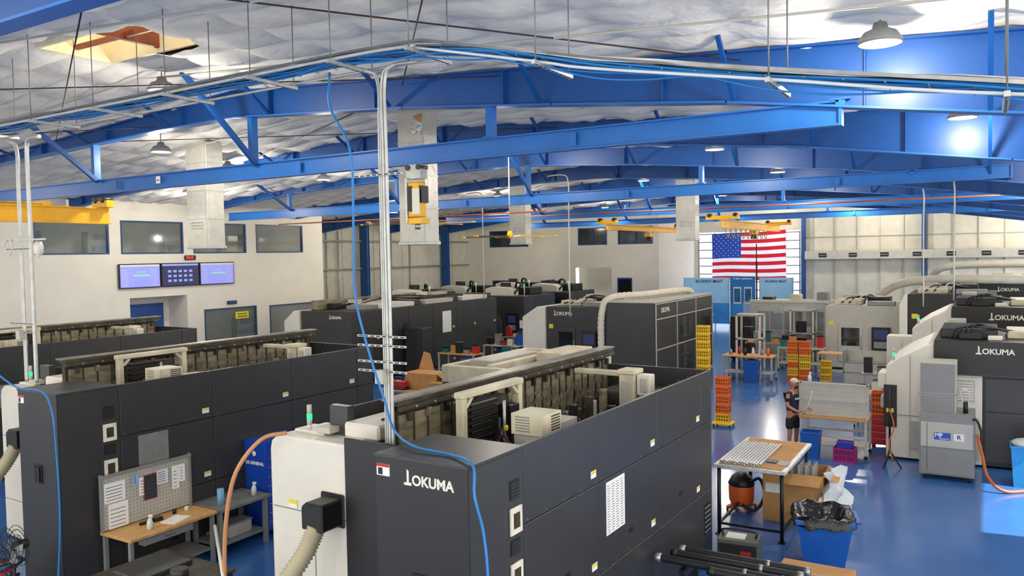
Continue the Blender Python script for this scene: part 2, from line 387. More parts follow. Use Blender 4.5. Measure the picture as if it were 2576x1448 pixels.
# hoist
h=T('chain_hoist','yellow and white vertical lift hoist hanging from runway','hoist',(-8.8,11.4,5.8))
M().bx(-.12,.12,-.12,.12,.1,.72,YEL).obj('housing',h,bev=.02)
M().bx(-.16,-.12,-.14,.14,.0,.8,GALV).bx(.0,.15,-.15,-.12,.15,.6,WHITE).bx(.1,.18,-.1,.1,.35,.65,BLACK).bx(-.1,-.02,-.14,-.12,.2,.65,INK).obj('side_plate',h)
M().bx(-.16,.16,-.1,.1,.78,1.03,STEEL).cyl((-.12,-.12,.98),(-.12,.12,.98),.05,BLACK).cyl((.12,-.12,.98),(.12,.12,.98),.05,BLACK).obj('trolley',h)
M().bx(-.18,.18,-.12,.12,-.02,.08,YEL).cyl((0,0,-.12),(0,0,0),.05,STEEL).obj('base_frame',h)
ALU=mat('fan_blade_yellow','#b39a58',.4,.1)
def fan(X,Y,z,dia,label):
    e=T('ceiling_fan',label,'fan',(X,Y,z),group='large ceiling fans')
    M().cyl((0,0,.12),(0,0,ceilz(X)-z-.2),.02,GALV).obj('drop_rod',e)
    M().lathe([(.001,.14),(.07,.14),(.09,.03),(.09,-.05),(.05,-.09),(.001,-.1)],YEL,n=20).obj('hub',e)
    for k in range(6):
        a=k*math.pi/3+.3; ca,sa=math.cos(a),math.sin(a); g=M()
        i=len(g.v)
        for rr in (.08,dia/2):
            for w,zz in ((-.07,-.02),(0,.012),(.07,.02),(0,-.01)): g.v.append((ca*rr-sa*w,sa*rr+ca*w,zz-.03))
        for q in ((0,1,5,4),(1,2,6,5),(2,3,7,6),(3,0,4,7),(0,3,2,1),(4,5,6,7)): g.face([i+j for j in q],ALU)
        g.beam((ca*(dia/2-.02),sa*(dia/2-.02),-.03),(ca*(dia/2+.06),sa*(dia/2+.06),-.03),.15,.04,YEL)
        g.obj('blade',e)
fan(-16,20.7,6.3,3.8,'ceiling fan with yellow hub and long blades')
fan(-12.9,21.4,5.8,2.9,'ceiling fan with yellow-tipped long blades')
# square ducts
DU=mat('duct_wrap','#c9c6ba',.36,.3,.08,5,.35,7)
def duct(X,Y,zb_,label,w=.75,d=.5):
    e=T('supply_duct',label,'duct',(X,Y,0),group='vertical supply ducts'); zt=ceilz(X)-.12
    M().bx(-w/2,w/2,-d/2,d/2,zb_,zt,DU).obj('duct_body',e,bev=.01)
    z=zb_+.02
    while z<zt-.1: M().bx(-w/2-.012,w/2+.012,-d/2-.012,d/2+.012,z,z+.03,GALV).obj('joint_band',e); z+=.75
    M().bx(-w/2-.03,w/2+.03,-d/2-.03,d/2+.03,zb_-.04,zb_+.03,GALV).obj('outlet_collar',e,bev=.01)
    M().bx(w/2-.06,w/2-.03,-d/2-.008,-d/2,zb_,zt,GALV).obj('corner_seam',e)
    g=M()
    for q in range(3):
        for t in range(5): g.bx(-w*.3+t*.1,-w*.3+t*.1+.06,-d/2-.016,-d/2-.013,zb_+.5+q*.08,zb_+.52+q*.08,GRAYP)
    g.obj('stencil_marks',e)['kind']='stuff'
    return e
d1=duct(-11.3,14.7,5.5,'silver-wrapped square duct with torn insulation');duct(-18.5,14.5,5.55,'silver-wrapped square air duct hanging from roof',.85,.55)
duct(-9.9,29.6,5.65,'silver-wrapped square air duct hanging from roof');duct(-17,29.1,5.65,'silver-wrapped square air duct hanging from roof')
FOIL=mat('torn_foil','#e8e4d8',.2,.5,.4,9,.9,14)
M().ext([(.05,8.3),(.2,8.42),(.34,8.3),(.36,8.05),(.25,7.9),(.22,8.05),(.1,7.95),(.02,8.1)],-.28,-.26,FOIL).obj('torn_foil',d1);M().ext([(.12,8.36),(.28,8.4),(.34,8.2),(.22,8.25)],-.31,-.28,CARD).obj('torn_insulation',d1)
# lamps
def lamp(X,Y,z,label='extra round high-bay lamp added as fill light',r=.24,P=None):
    e=T('high_bay_lamp',label,'lamp',(X,Y,z),group='high-bay lamps')
    M().lathe([(.001,.2),(.07,.2),(.09,.13),(r*.75,.09),(r,.0),(r*1.02,-.04),(r*.93,-.045)],GRAYP,n=26).obj('housing',e)
    M().lathe([(.001,-.035),(r*.93,-.03)],LED,n=26).obj('lens',e)
    L_=ceilz(X)-z-.2
    g=M().cyl((0,0,.18),(0,0,max(.22,L_)),.012,ROD,6)
    if L_>.34: g.lathe([(.001,0),(.08,0),(.08,.05),(.001,.07)],GALV,(0,0,L_-.08),12)
    g.obj('hook_rod',e)
    ld=bpy.data.lights.new('high_bay_light','POINT');ld.shadow_soft_size=.12;ld.energy=P or POW;ld.color=(1,.92,.8)
    lo=bpy.data.objects.new('high_bay_light',ld);COL.objects.link(lo);lo.location=(0,0,-.17);lo.parent=e
POW=200
for p in [(-1.1,10.2,7.6),(-.42,16.2,7.5),(-12.4,8.9,8.2),(-17.4,12.4,7.9),(-5.8,26.2,7.7),(-19.9,32,8.0),(-19.6,16.2,7.95)]: lamp(*p,label='lit round high-bay lamp hanging below insulated ceiling')
for X in (-26,-19.5,-12.5,-6,1.5):  # extra lamps added on a grid to brighten hall and ceiling
    for Y in (1,8,20.1,31.7,43.3,54.5):
        if (X,Y) in ((-19.5,31.7),(1.5,8),(-12.5,8),(-6,8),(-19.5,8)):continue
        if Y>52 and X<-19:continue
        lamp(X,Y,ceilz(X)-.55,P=270 if Y>10 else 150)
# ---------------- cable tray with bundles
TR=[(-24,7.42),(-14.2,7.45),(-10,7.47),(-6.2,7.5),(-5.16,7.48),(-3.69,7.13),(-3.17,7.0),(-1.54,6.69),(.22,6.36),(3,6.0)]
def trz(x):
    for (a,za),(b,z2) in zip(TR,TR[1:]):
        if a<=x<=b: return za+(z2-za)*(x-a)/(b-a)
    return TR[-1][1]
tr=T('cable_tray','hanging wire cable tray loaded with cables','cable tray')
for yy in (-.2,.2):
    g=M()
    for (a,za),(b,z2) in zip(TR,TR[1:]): g.beam((a,7+yy,za),(b,7+yy,z2),.015,.03,STEEL)
    g.obj('side_rail',tr)
x=-23.8;g=M()
while x<2.9: g.beam((x,6.81,trz(x)-.05),(x,7.19,trz(x)-.05),.012,.008,STEEL); x+=.3
o=g.obj('cross_wire',tr);o['kind']='stuff'
def strand(off,z,r,m,amp=.03,x0=-23.5,x1=2.9,name='cable_run',lab=None,cnt=34,sag=.02):
    pts=[];ph=random.random()*6
    for k in range(cnt+1):
        x=x0+(x1-x0)*k/cnt
        pts.append((x,7+off+amp*math.sin(x*1.3+ph),trz(x)+z+amp*.6*math.sin(x*2.1+ph)-sag*abs(math.sin((x+.1)*1.5))))
    M().tube(cat(pts,2),r,m,6).obj(name,label=lab,cat='cable',group='cables in the tray')
for k in range(9): strand(-.12+k*.034,-.01+random.random()*.05,.014,BCAB,.02,lab='black power cable lying in overhead tray')
for k in range(5): strand(-.18+k*.08,-.02+random.random()*.05,.012,ROD,.03,lab='gray cable lying in overhead tray')
for k in range(8): strand(-.19+k*.05,-.045+random.random()*.03,.012,BLCAB,.035,lab='bright blue data cable draped along tray')
for k in range(4): strand(-.16+k*.09,.02,.014,WCAB,.03,lab='pale cable lying in overhead tray')
for k in range(2): strand(-.19+.05*k,-.07,.009,BLCAB,.05,x0=-7,lab='bright blue data cable sagging below tray',sag=.08,cnt=40)
for off,z,r in ((-.3,-.08,.022),(.28,-.1,.018)):
    pts=[(x,7+off,trz(x)+z) for x,_ in TR if x<-5]
    M().tube(cat(pts,5),r,GALV,8).obj('tray_conduit',label='galvanised conduit running alongside cable tray',cat='conduit',group='tray conduits')
pipe('tray_conduit','pale conduit running below descending cable tray',cat([(x,6.72,trz(x)-.1) for x,_ in TR if x>-5.5],5),.014,WCAB,'conduit',8,'tray conduits')
for k,x in enumerate((-21,-18.5,-16,-14.2,-12.4,-10.8,-9.2,-7.6,-6.3,-5.2,-3.69,-1.54,.1)):
    e=T('trapeze_hanger','galvanised strut trapeze hanger carrying the tray','hanger',(x,7,trz(x)-.12),group='tray hangers')
    g=M().bx(-.02,.02,-.4,.4,-.02,.02,GALV)
    for q in range(9): g.bx(-.008,.008,-.36+q*.085,-.32+q*.085,-.022,-.02,BLACK)
    g.obj('strut',e)
    for s in (-.35,.35): M().cyl((0,s,-.04),(0,s,ceilz(x)-trz(x)+.06),.007,ROD,6).obj('hanger_rod',e)
# vertical conduit drops
def drop(X,Y,zt,zb_,label,xs,rs,struts):
    e=T('conduit_drop',label,'conduit',(X,Y,0))
    for q,(a,rr) in enumerate(zip(xs,rs)):
        sg=1 if q>=len(xs)/2 else -1
        M().tube(cat([(a+.5*sg,-.05,zt+.02-.05*sg),(a+.15*sg,-.03,zt-.03),(a,0,zt-.2),(a,0,zt-1),(a,0,zb_+.3),(a,0,zb_)],6),rr,GALV,10).obj('conduit',e)
    for z in struts:
            g=M().bx(-.36,.36,-.05,-.025,z-.012,z+.012,GALV)
            for q in range(8): g.bx(-.34+q*.09,-.28+q*.09,-.053,-.05,z-.007,z+.007,INK)
            g.obj('clamp_strut',e)
    M().bx(-.05,.07,-.12,-.02,zb_+.72,zb_+.88,LGRAY).obj('junction_box',e,bev=.005)
drop(-6.1,7.2,7.4,3.0,'bundle of galvanised vertical conduits feeding machine',(0,.028,.065,.11),(.011,.011,.019,.019),(6.15,4.27,4.16,3.97,3.86))
drop(-14.5,7.5,7.35,3.15,'vertical galvanised conduits feeding second machine',(0,.05,.34),(.02,.02,.035),(5.45,4.15,4.0))
e=T('security_camera','white dome camera on strut with cable coil','camera',(-13.75,7.3,5.5))
M().bx(-.85,.4,-.02,.02,.08,.11,GALV).obj('strut',e)
M().lathe([(.001,.08),(.05,.08),(.075,0),(.07,-.12),(.001,-.18)],WHITE,(.2,0,-.02),16).obj('dome',e)
M().tube([(-.65+.13*math.cos(a*.4),-.05,-.02+.13*math.sin(a*.4)) for a in range(34)],.012,WCAB,6).obj('cable_coil',e)
# hoses
pipe('air_hose','blue air hose dropping to machine top',cat([(-6.6,6.95,7.35),(-6.56,6.9,6.94),(-6.27,6.9,6.42),(-6.25,6.9,5.6),(-6.25,6.9,4.77),(-6.06,6.9,4.1),(-5.86,6.9,3.6),(-5.6,6.75,3.3),(-5.1,6.45,3.24),(-4.6,6.4,3.22),(-4.2,6.2,3.21),(-4.1,6.08,2.95),(-4.02,6.1,2.6),(-3.95,6.05,2.1),(-3.93,5.95,1),(-3.93,5.8,.03)],6),.014,BLCAB,'hose')
pipe('air_hose','blue air hose dropping along dark cabinet',cat([(-15.2,7.0,7.3),(-15.2,6.9,6.2),(-15.1,6.8,4.8),(-14.7,6.7,3.9),(-13.2,6.6,3.3),(-12.4,6.62,3.25),(-12.05,6.58,3.0),(-11.98,6.58,2.5),(-11.98,6.6,1.4),(-11.95,6.5,.3),(-11.9,6.4,.03)],6),.014,BLCAB,'hose')
# ---------------- roof bracing rods
BR=mat('brace_rod','#3b2a2a',.5,.3)
for p,q in [((-20,4.4,8.2),(-7,11.3,8.15)),((-7,4.4,8.15),(-20,11.3,8.2)),((-13.5,.5,8.5),(-27,5.2,7.6)),((-27,4.4,7.7),(-16,11.3,8.2)),((-9,4.4,8.25),(-3,11.3,7.85)),((-3,4.4,7.85),(-9,11.3,8.25)),((-3,4.3,7.9),(3,11.3,7.4)),((-20,11.5,8.2),(-9,17.2,8.25)),((-9,11.5,8.25),(-20,17.2,8.2)),((-16,4.5,8.3),(-28,11,7.6))]:
    pipe('roof_brace_rod','thin dark steel bracing rod below insulated ceiling',[p,q],.011,BR,'rod',6,'roof bracing rods')
for y in (6.4,9.2,14,20):
    pipe('sprinkler_line','thin painted pipe under the roof',[(-29,y,ceilz(-29)-.3),(-13.5,y,ceilz(-13.5)-.3),(4.9,y,ceilz(4.9)-.3)],.018,LGRAY,'pipe',8,'ceiling pipes')
# ---------------- big double column machine
FP=mat('filter_pad','#e2dccb',.9,0,.1,8,.6,40)
FD=mat('filter_dirt','#3b3022',.9,0,.4,9,.4,30)
def machine(label,X,Y,rz=-.03,logo=True):
    e=T('machining_center',label,'machine',(X,Y,0),rz)
    c=M().bx(-1.16,0,0,1.0,.06,3.17,DARKF).bx(-1.17,.01,-.01,1.0,3.17,3.2,DARK).bx(-1.12,-.04,.04,.95,0,.06,BLACK)
    c.bx(0,.004,.02,.98,.08,3.16,DARK)  # lighter sheet: reflected light on the cabinet side, put into the colour
    c.obj('control_cabinet',e,bev=.012,seg=2)
    z=2.98; M().bx(-1.14,-.97,-.006,0,z,z+.12,PAPER).bx(-1.14,-.97,-.008,-.006,z+.09,z+.12,RED).bx(-1.12,-1.06,-.008,-.006,z+.01,z+.08,BLACK).obj('warning_label',e)
    M().bx(-.7,-.5,-.02,0,1.75,2.05,BLACK).bx(-.68,-.61,-.05,-.02,1.78,2.02,BLACK).bx(-.59,-.52,-.05,-.02,1.78,2.02,BLACK).obj('door_handle',e,bev=.006)
    if logo: okuma(e,-.78,-.001,2.98,.1)
    for z0,z1 in ((2.68,2.88),(2.1,2.26)):
        g=M().bx(.0,.012,.72,.9,z0,z1,BLACK)
        for k in range(5): g.bx(.012,.02,.73,.89,z0+.02+k*(z1-z0-.03)/5,z0+.03+k*(z1-z0-.03)/5,DARK)
        g.obj('vent_grille',e)
    for z0,z1 in ((2.32,2.6),(1.73,2.02)):
        M().bx(.01,.03,.7,.92,z0,z1,FP).bx(.03,.034,.75,.87,z0+.06,z1-.06,FD).obj('filter_pad',e,bev=.012,seg=2)
    ys=[1.0,2.78,4.63,6.5,6.95]; zs=[.1,1.2,2.35,3.2]
    for i in range(4):
        for j in range(3):
            M().bx(-.05,0,ys[i]+.005,ys[i+1]-.005,zs[j]+.005,zs[j+1]-.005,DARK).obj('side_panel',e,bev=.005)
            if i<3 :
                M().bx(0,.003,ys[i+1]-.24,ys[i+1]-.1,zs[j]+.1,zs[j]+.19,PAPER).bx(.003,.005,ys[i+1]-.23,ys[i+1]-.11,zs[j]+.15,zs[j]+.185,LABY).obj('warning_label',e)
                if j<2: M().bx(0,.006,ys[i]+.85,ys[i]+.98,zs[j]+.25,zs[j]+.31,BLACK).obj('latch',e)
    g=M()
    for yy in ys[:4]:
        for zz in zs:
            for q in range(5): g.cyl((0,yy+.06+q*.4,zz+.04),(.004,yy+.06+q*.4,zz+.04),.008,GRAYP,6)
    g.obj('panel_screws',e)['kind']='stuff'
    M().bx(-.04,-.01,1.0,6.95,.0,.1,BLACK).obj('skirt',e)
    g=M().bx(0,.008,6.6,6.9,.5,1.0,BLACK)
    for k in range(6): g.bx(.008,.012,6.61,6.89,.53+k*.08,.55+k*.08,GRAYP)
    g.obj('vent_grille',e)
    if logo:
        g=M().bx(0,.004,2.95,3.5,1.62,2.3,PAPER)
        for k in range(19):
            for q in range(4): g.bx(.004,.005,2.98+q*.13,3.04+q*.13+.03*random.random(),1.65+k*.033,1.657+k*.033,INK)
        g.obj('paper_chart',e)
    else:
        M().bx(0,.006,1.3,1.85,1.75,2.3,mat('clear_sleeve','#7f817f',.15,0,.1,6)).obj('document_sleeve',e)
    M().bx(-3.2,0,6.95,7.0,.1,3.2,DARK).obj('rear_panel',e,bev=.006)
    M().bx(-3.22,-3.17,1.5,6.95,.1,3.2,DARK).obj('side_panel',e,bev=.006)
    M().bx(-3.22,-2.9,1.38,1.5,.1,3.28,DARK).obj('front_panel',e,bev=.006);M().bx(-2.55,-1.16,.95,1.0,.1,3.0,DARKF).obj('front_panel',e,bev=.006);M().bx(-2.9,-2.55,1.42,1.47,.1,3.0,DARK).obj('front_panel',e,bev=.006)
    M().bx(-3.1,-.1,1.1,6.9,.15,2.1,GRIMD).bx(-1.1,-.15,1.2,6.8,2.1,2.45,GRIMD).bx(-1.0,-.3,3.6,5.2,2.45,2.6,GRIMD).obj('machine_bed',e,bev=.03)
    g=M().ext([(-3.95,0.03),(-2.55,.03),(-2.55,2.9),(-3.8,2.9),(-3.92,2.82),(-3.95,2.7)],1.0,1.9,WHITE,'y')
    g.obj('chip_housing',e,bev=.03,seg=2)
    g=M()
    for z in (.75,1.95): g.bx(-3.9,-2.58,.993,1.0,z,z+.012,GRAYP)
    g.bx(-3.15,-3.14,.993,1.0,.1,2.0,GRAYP)
    g.obj('panel_seam',e)
    M().bx(-3.6,-3.45,.99,.998,1.98,2.08,LABY).bx(-3.6,-3.45,.985,.99,1.98,2.03,PAPER).obj('warning_label',e)
    M().ext([(-2.98,1.9),(-2.62,1.9),(-2.62,2.24),(-2.9,2.24),(-2.98,2.18)],.62,1.0,BLACK).bx(-3.0,-2.6,.96,1.0,1.86,2.28,BLACK).obj('exhaust_box',e,bev=.02)
    pts=cat([(-2.8,.7,1.92),(-2.84,.55,1.66),(-3.0,.35,1.3),(-3.25,.15,.8),(-3.4,.1,.2)],16)
    M().tube(pts,[.122 if k%2 else .1 for k in range(len(pts))],HOSET,14).obj('exhaust_hose',e)
    M().cyl((-3.62,1.4,2.9),(-3.62,1.4,2.98),.03,WHITE).obj('tower_base',e)
    M().cyl((-3.62,1.4,2.98),(-3.62,1.4,3.05),.035,LGRAY).obj('tower_segment',e);M().cyl((-3.62,1.4,3.12),(-3.62,1.4,3.24),.033,LGRAY).obj('tower_segment',e)
    M().cyl((-3.62,1.4,3.05),(-3.62,1.4,3.12),.036,GREENL).obj('green_lamp',e)
    M().bx(-3.75,-3.2,1.25,1.6,2.9,2.94,WHITE).bx(-3.3,-3.05,1.2,1.5,2.94,3.02,LGRAY).obj('top_bracket',e,bev=.01)
    # cross rail covers
    M().bx(-2.0,-1.9,1.15,6.9,2.2,3.42,GRIMD).obj('cover_backing',e)
    for k in range(22):
        ya=1.2+k*.257; M().bx(-1.9,-1.85+.01*(k%3),ya,ya+.25,2.35,3.3,GRIME).bx(-1.85,-1.83+.01*(k%3),ya+.23,ya+.25,2.35,3.32,GRIMD).obj('telescopic_cover',e,bev=.003)
    for k in range(18):
        ya=3.0+k*.2; M().beam((-1.79,ya,2.6),(-1.79,ya+.3,3.12),.008,.018,GRIMS).beam((-1.785,ya,3.12),(-1.785,ya+.3,2.6),.008,.018,GRIMS).cyl((-1.8,ya+.15,2.86),(-1.77,ya+.15,2.86),.014,STEEL,8).obj('scissor_link',e)
    M().bx(-2.02,-1.8,1.1,7.0,3.42,3.48,GRIMD).bx(-2.02,-1.8,1.05,7.05,3.48,3.51,GRIMS).bx(-1.82,-1.77,1.1,7.0,3.36,3.42,GRIMD).obj('top_rail',e,bev=.006)
    g=M()
    for k in range(16): g.cyl((-1.78,1.4+k*.36,3.39),(-1.75,1.4+k*.36,3.39),.016,STEEL,8).bx(-1.83,-1.78,1.3+k*.36,1.36+k*.36,3.22,3.33,[GRIMD,GRIMS,BLACK][k%3])
    g.obj('rail_fittings',e)['kind']='stuff'
    M().bx(-2.9,-2.1,1.3,6.8,2.2,2.9,GRIMD).bx(-2.9,-2.3,1.3,2.6,2.9,3.1,WHITE).obj('saddle',e,bev=.03)
    g=M()
    for k in range(9): g.bx(-2.95,-2.15,2.8+k*.42,2.84+k*.42,2.9,3.0+.1*(k%2),GRIMS)
    g.tube(cat([(-2.5,1.6,3.1),(-2.45,2.6,3.2),(-2.5,4,3.02),(-2.4,6.5,3.05)],6),.03,BCAB,8)
    g.obj('cable_chain',e)
    x=-1.45
    g=M().bx(x-.07,x+.05,1.85,1.95,2.4,3.48,CREAM).bx(x-.07,x+.05,3.15,3.25,2.4,3.48,CREAM).bx(x-.08,x+.06,1.83,3.27,3.42,3.5,CREAM)
    g.beam((x,1.95,3.3),(x,2.08,3.42),.09,.05,CREAM).beam((x,3.15,3.3),(x,3.02,3.42),.09,.05,CREAM)
    g.obj('portal_frame',e,bev=.012)
    g=M().bx(-1.72,-1.5,2.05,3.05,2.45,3.3,GRIMD)
    for k in range(10): g.bx(-1.5,-1.44,2.1,2.7,2.5+k*.085,2.54+k*.085,BLACK)
    g.bx(-1.5,-1.3,2.78,3.0,2.4,3.2,BLACK).cyl((-1.3,2.62,2.4),(-1.3,2.62,3.3),.025,STEEL).cyl((-1.3,2.5,2.4),(-1.3,2.5,3.1),.02,BLACK).cyl((-1.28,2.62,2.9),(-1.28,2.62,2.97),.035,LABY)
    g.obj('spindle_head',e,bev=.008)
    M().bx(-1.35,-.6,1.1,1.5,2.45,2.75,CREAM).obj('casting_block',e,bev=.03)
    M().bx(-1.3,-.95,1.15,1.45,2.75,2.9,WHITE).obj('casting_block',e,bev=.02)
    M().bx(-1.0,-.75,2.45,3.0,2.45,2.7,CREAM).obj('casting_block',e,bev=.02)
    g=M().bx(-.74,-.34,1.98,2.36,2.45,3.05,LGRAY).bx(-.76,-.32,1.95,2.4,3.05,3.3,CREAM)
    for k in range(6): g.bx(-.32,-.312,2.15,2.36,3.09+k*.033,3.105+k*.033,GRIMD).bx(-.7,-.5,1.943,1.95,3.09+k*.033,3.105+k*.033,GRAYP)
    g.obj('oil_cooler',e,bev=.02,seg=2)
    M().bx(-.78,-.42,2.6,3.0,2.45,3.1,LGRAY).bx(-.75,-.45,2.59,2.6,2.6,3.0,GRAYP).obj('electrical_box',e,bev=.02)
    for k in range(12):
        M().tube(cat([(-1.3+.035*k,2.38-.07*k,2.6),(-1.15+.04*k,2.25-.05*k,2.94+.03*(k%5)),(-.95+.03*k,2.0-.02*k,2.86+.03*(k%3)),(-.8+.03*k,1.65,2.5)],6),.014,[RED,BCAB,BCAB,STEEL,BCAB,BCAB,GRIMS,RED,BCAB,BCAB,WCAB,BCAB][k],8).obj('coolant_line',e)
    for k in range(12):
        z=2.5+.07*(k%2); M().bx(-1.3+.1*(k%5),-1.2+.1*(k%5),3.3+.17*k,3.42+.17*k,2.4,z+.22+.09*(k%4),[GRIMS,CREAM,GRIME,BLACK,GRIMS,STEEL,DARK,GRIMD,GRIMD,BLACK,LGRAY,GRIME][k]).obj('valve_block',e,bev=.01)
    for k in range(6): M().tube(cat([(-1.1,3.3+k*.25,2.6),(-.7,3.7+k*.25,2.85-.03*k),(-.4,4.3+k*.2,2.7),(-.6,5.1,2.6)],6),.016,[BCAB,STEEL,BCAB,RED,BCAB,GRIMS][k],8).obj('coolant_line',e)
    M().bx(-.92,-.66,5.33,5.62,2.3,3.3,CREAM).bx(-.94,-.64,5.3,5.65,3.3,3.37,CREAM).bx(-.87,-.71,5.31,5.33,2.5,3.2,LGRAY).obj('end_column',e,bev=.015)
    M().bx(-1.75,-.94,5.38,5.52,3.25,3.33,CREAM).obj('end_arm',e,bev=.015)
    M().bx(-.64,-.42,5.38,5.58,2.98,3.3,WHITE).bx(-.58,-.46,5.36,5.38,3.03,3.25,LGRAY).obj('end_bracket',e,bev=.015)
    M().bx(-1.6,-.3,5.9,6.8,2.3,2.9,GRIMD).obj('tool_magazine',e,bev=.03)
    return e
m1=machine('graphite double-column machining center with open top and white lettering',-4.22,6.14)
m2=machine('graphite double-column machining center beside workbench and pegboard',-12.17,6.72,logo=False)
m3=dup(m2,(-20.3,8.3,0),label='graphite double-column machining center near office wall')
for o in (m1,m2,m3): o['group']='double-column machining centers'
pipe('coolant_hose','orange-tan hose drooping down white housing',cat([(-7.75,7.2,2.96),(-7.95,6.95,2.9),(-8.2,6.75,2.5),(-8.35,6.7,1.9),(-8.42,6.7,1.2),(-8.4,6.7,.5),(-8.35,6.7,.03)],7),.027,OHOSE,'hose')
pipe('coolant_hose','orange-tan hose beside white machine housing',cat([(-15.9,7.6,2.9),(-15.6,7.2,2.6),(-15.3,7.1,1.5),(-15.4,7.0,.5),(-15.3,7.0,.03)],6),.03,OHOSE,'hose')
# ---------------- workbenches in aisle
b=T('workbench','butcher-block workbench with drawer and gray steel legs','workbench',(-11.72,8.1,0))
M().bx(-.38,.42,-.82,.8,.86,.91,WOOD).obj('top',b,bev=.006)
for x in (-.33,.33):
    for y in (-.76,.74): M().bx(x-.03,x+.03,y-.03,y+.03,0,.86,GRAYP).obj('leg',b)
M().bx(-.33,.33,-.75,.73,.25,.28,GRAYP).obj('lower_shelf',b)
d=M().bx(.2,.36,-.55,.35,.72,.85,GRAYP).obj('drawer',b,bev=.006)
M().bx(.36,.38,-.2,.0,.77,.79,STEEL).obj('handle',d)
pb=T('pegboard_panel','gray perforated pegboard panel with pinned papers','pegboard',(-12.02,8.1,.93))
g=M().bx(-.02,.0,-.8,.78,0,.85,LGRAY)
for iy in range(26):
    for iz in range(13): g.bx(0,.002,-.76+iy*.06,-.748+iy*.06,.05+iz*.06,.062+iz*.06,INK)
g.obj('board',pb)
M().bx(-.03,.02,-.84,-.8,-.02,.9,GRAYP).bx(-.03,.02,.78,.82,-.02,.9,GRAYP).bx(-.03,.06,-.82,.8,.85,.88,GRAYP).obj('frame',pb)
k_=0
for y,z,w,h_,m in ((-.6,.42,.36,.32,PAPER),(-.55,.0,.34,.4,PAPER),(-.1,.4,.16,.3,PAPER),(.25,.5,.22,.24,mat('plastic_pocket','#dfe6ea',.2)),(.5,.35,.14,.4,PAPER),(.02,.3,.24,.42,RED),(-.25,.6,.12,.18,mat('blue_towel_sheet','#8fb4d8',.8)),(.62,.45,.12,.3,PAPER)):
    g=M().bx(.004+.004*k_,.008+.004*k_,y-w/2,y+w/2,z,z+h_,m).bx(.008+.004*k_,.0085+.004*k_,y-w/2+.01,y+w/2-.01,z+.01,z+h_-.01,m if m is not RED else GLASSG)
    for q in range(5): g.bx(.0085+.004*k_,.009+.004*k_,y-w/2+.03,y+w/2-.05,z+.04+q*h_*.16,z+.05+q*h_*.16,INK)
    g.obj('pinned_sheet',label='red-framed sheet pinned on pegboard' if m is RED else 'paper sheet pinned on pegboard',cat='paper',group='papers on pegboard',loc=(-12.02,8.1,.93)); k_+=1
b2=T('workbench','gray steel workbench with worn top and shelf','workbench',(-11.72,9.5,0))
M().bx(-.38,.42,-.56,.56,.84,.9,mat('worn_gray_top','#7d7f7b',.5,.1,.25,6)).obj('top',b2,bev=.006)
for x in (-.33,.33):
    for y in (-.5,.5): M().bx(x-.035,x+.035,y-.035,y+.035,0,.84,GRAYP).obj('leg',b2)
M().bx(-.33,.33,-.5,.5,.22,.26,GRAYP).obj('lower_shelf',b2)
M().bx(-.1,.2,-.2,.3,0,.22,LGRAY).bx(-.12,.22,-.22,.32,.22,.24,GRAYP).obj('parts_tray',loc=(-11.72,9.5,.26),label='gray parts tray on bench shelf',cat='tray',bev=.01)
def bottle(X,Y,z,label,nz=PLAST):
    e=T('spray_bottle',label,'bottle',(X,Y,z),rz=random.random()*3,group='spray bottles')
    M().lathe([(.001,0),(.045,0),(.047,.12),(.03,.16),(.014,.185),(.014,.2)],PLAST,n=14).obj('body',e)
    M().bx(-.02,.05,-.013,.013,.2,.24,WHITE).bx(.045,.06,-.01,.01,.215,.235,GRAYP).beam((.02,0,.2),(.035,0,.15),.012,.012,WHITE).obj('trigger_head',e,bev=.003)
bottle(-11.5,7.75,.91,'white spray bottle standing on wooden workbench');bottle(-11.5,9.85,.9,'white spray bottle standing on gray workbench')
bottle(-3.9,21.12,1.84,'white spray bottle sitting on bench rail')
M().lathe([(.001,0),(.06,0),(.06,.27),(.02,.27),(.02,.26),(.001,.26)],mat('blue_paper_towel','#7eb0d2',.85,0,.05,20,.3,60),n=20).obj('paper_towel_roll',loc=(-11.6,9.2,.9),label='blue paper towel roll standing on gray bench',cat='paper towel')
M().bx(-.14,.14,-.2,.2,0,.012,PAPER).bx(-.12,.1,-.16,.16,.012,.013,PAPER).obj('paper_stack',loc=(-11.55,8.25,.91),rz=.3,label='loose white papers lying on wooden workbench',cat='paper')
M().cyl((-.05,-.18,.03),(-.02,.18,.03),.025,BLACK).bx(-.06,.03,.05,.2,0,.06,BLACK).obj('hand_grinder',loc=(-11.75,7.95,.91),label='small black power tool on wooden workbench',cat='tool',bev=.005)
for k,(x,y) in enumerate(((-11.85,8.45),(-11.8,8.65))):
    M().lathe([(.001,0),(.035,0),(.035,.07),(.03,.07),(.028,.01),(.001,.01)],[BLACK,WHITE][k],n=14).obj('cup',loc=(x,y,.91),label='small cup on wooden workbench',cat='cup')
tb=T('tool_chest','blue steel rolling tool chest with lettered side','tool chest',(-11.8,10.6,0))
CB=mat('chest_blue','#1648b0',.3,.05)
M().bx(-.28,.28,-.45,.5,.12,1.8,CB).bx(-.24,.24,-.46,-.45,.5,1.74,CB).obj('body',tb,bev=.015)
for k in range(8):
    z=.16+k*.17;M().bx(.28,.295,-.42,.47,z,z+.155,CB).bx(.295,.305,-.4,.45,z+.125,z+.14,STEEL).obj('drawer',tb)
for y in (-.38,.42):M().cyl((.15,y-.02,.06),(.15,y+.02,.06),.06,BLACK).bx(.12,.18,y-.03,y+.03,.1,.13,STEEL).obj('caster',tb)
txt('US GENERAL',.085,tb,(-.23,-.463,1.38),'-y',PAPER,bold=.002)
M().lathe([(.001,0),(.05,0),(.05,.006),(.001,.006)],PAPER,(0,-.466,1.56),16,'y').obj('emblem',tb)
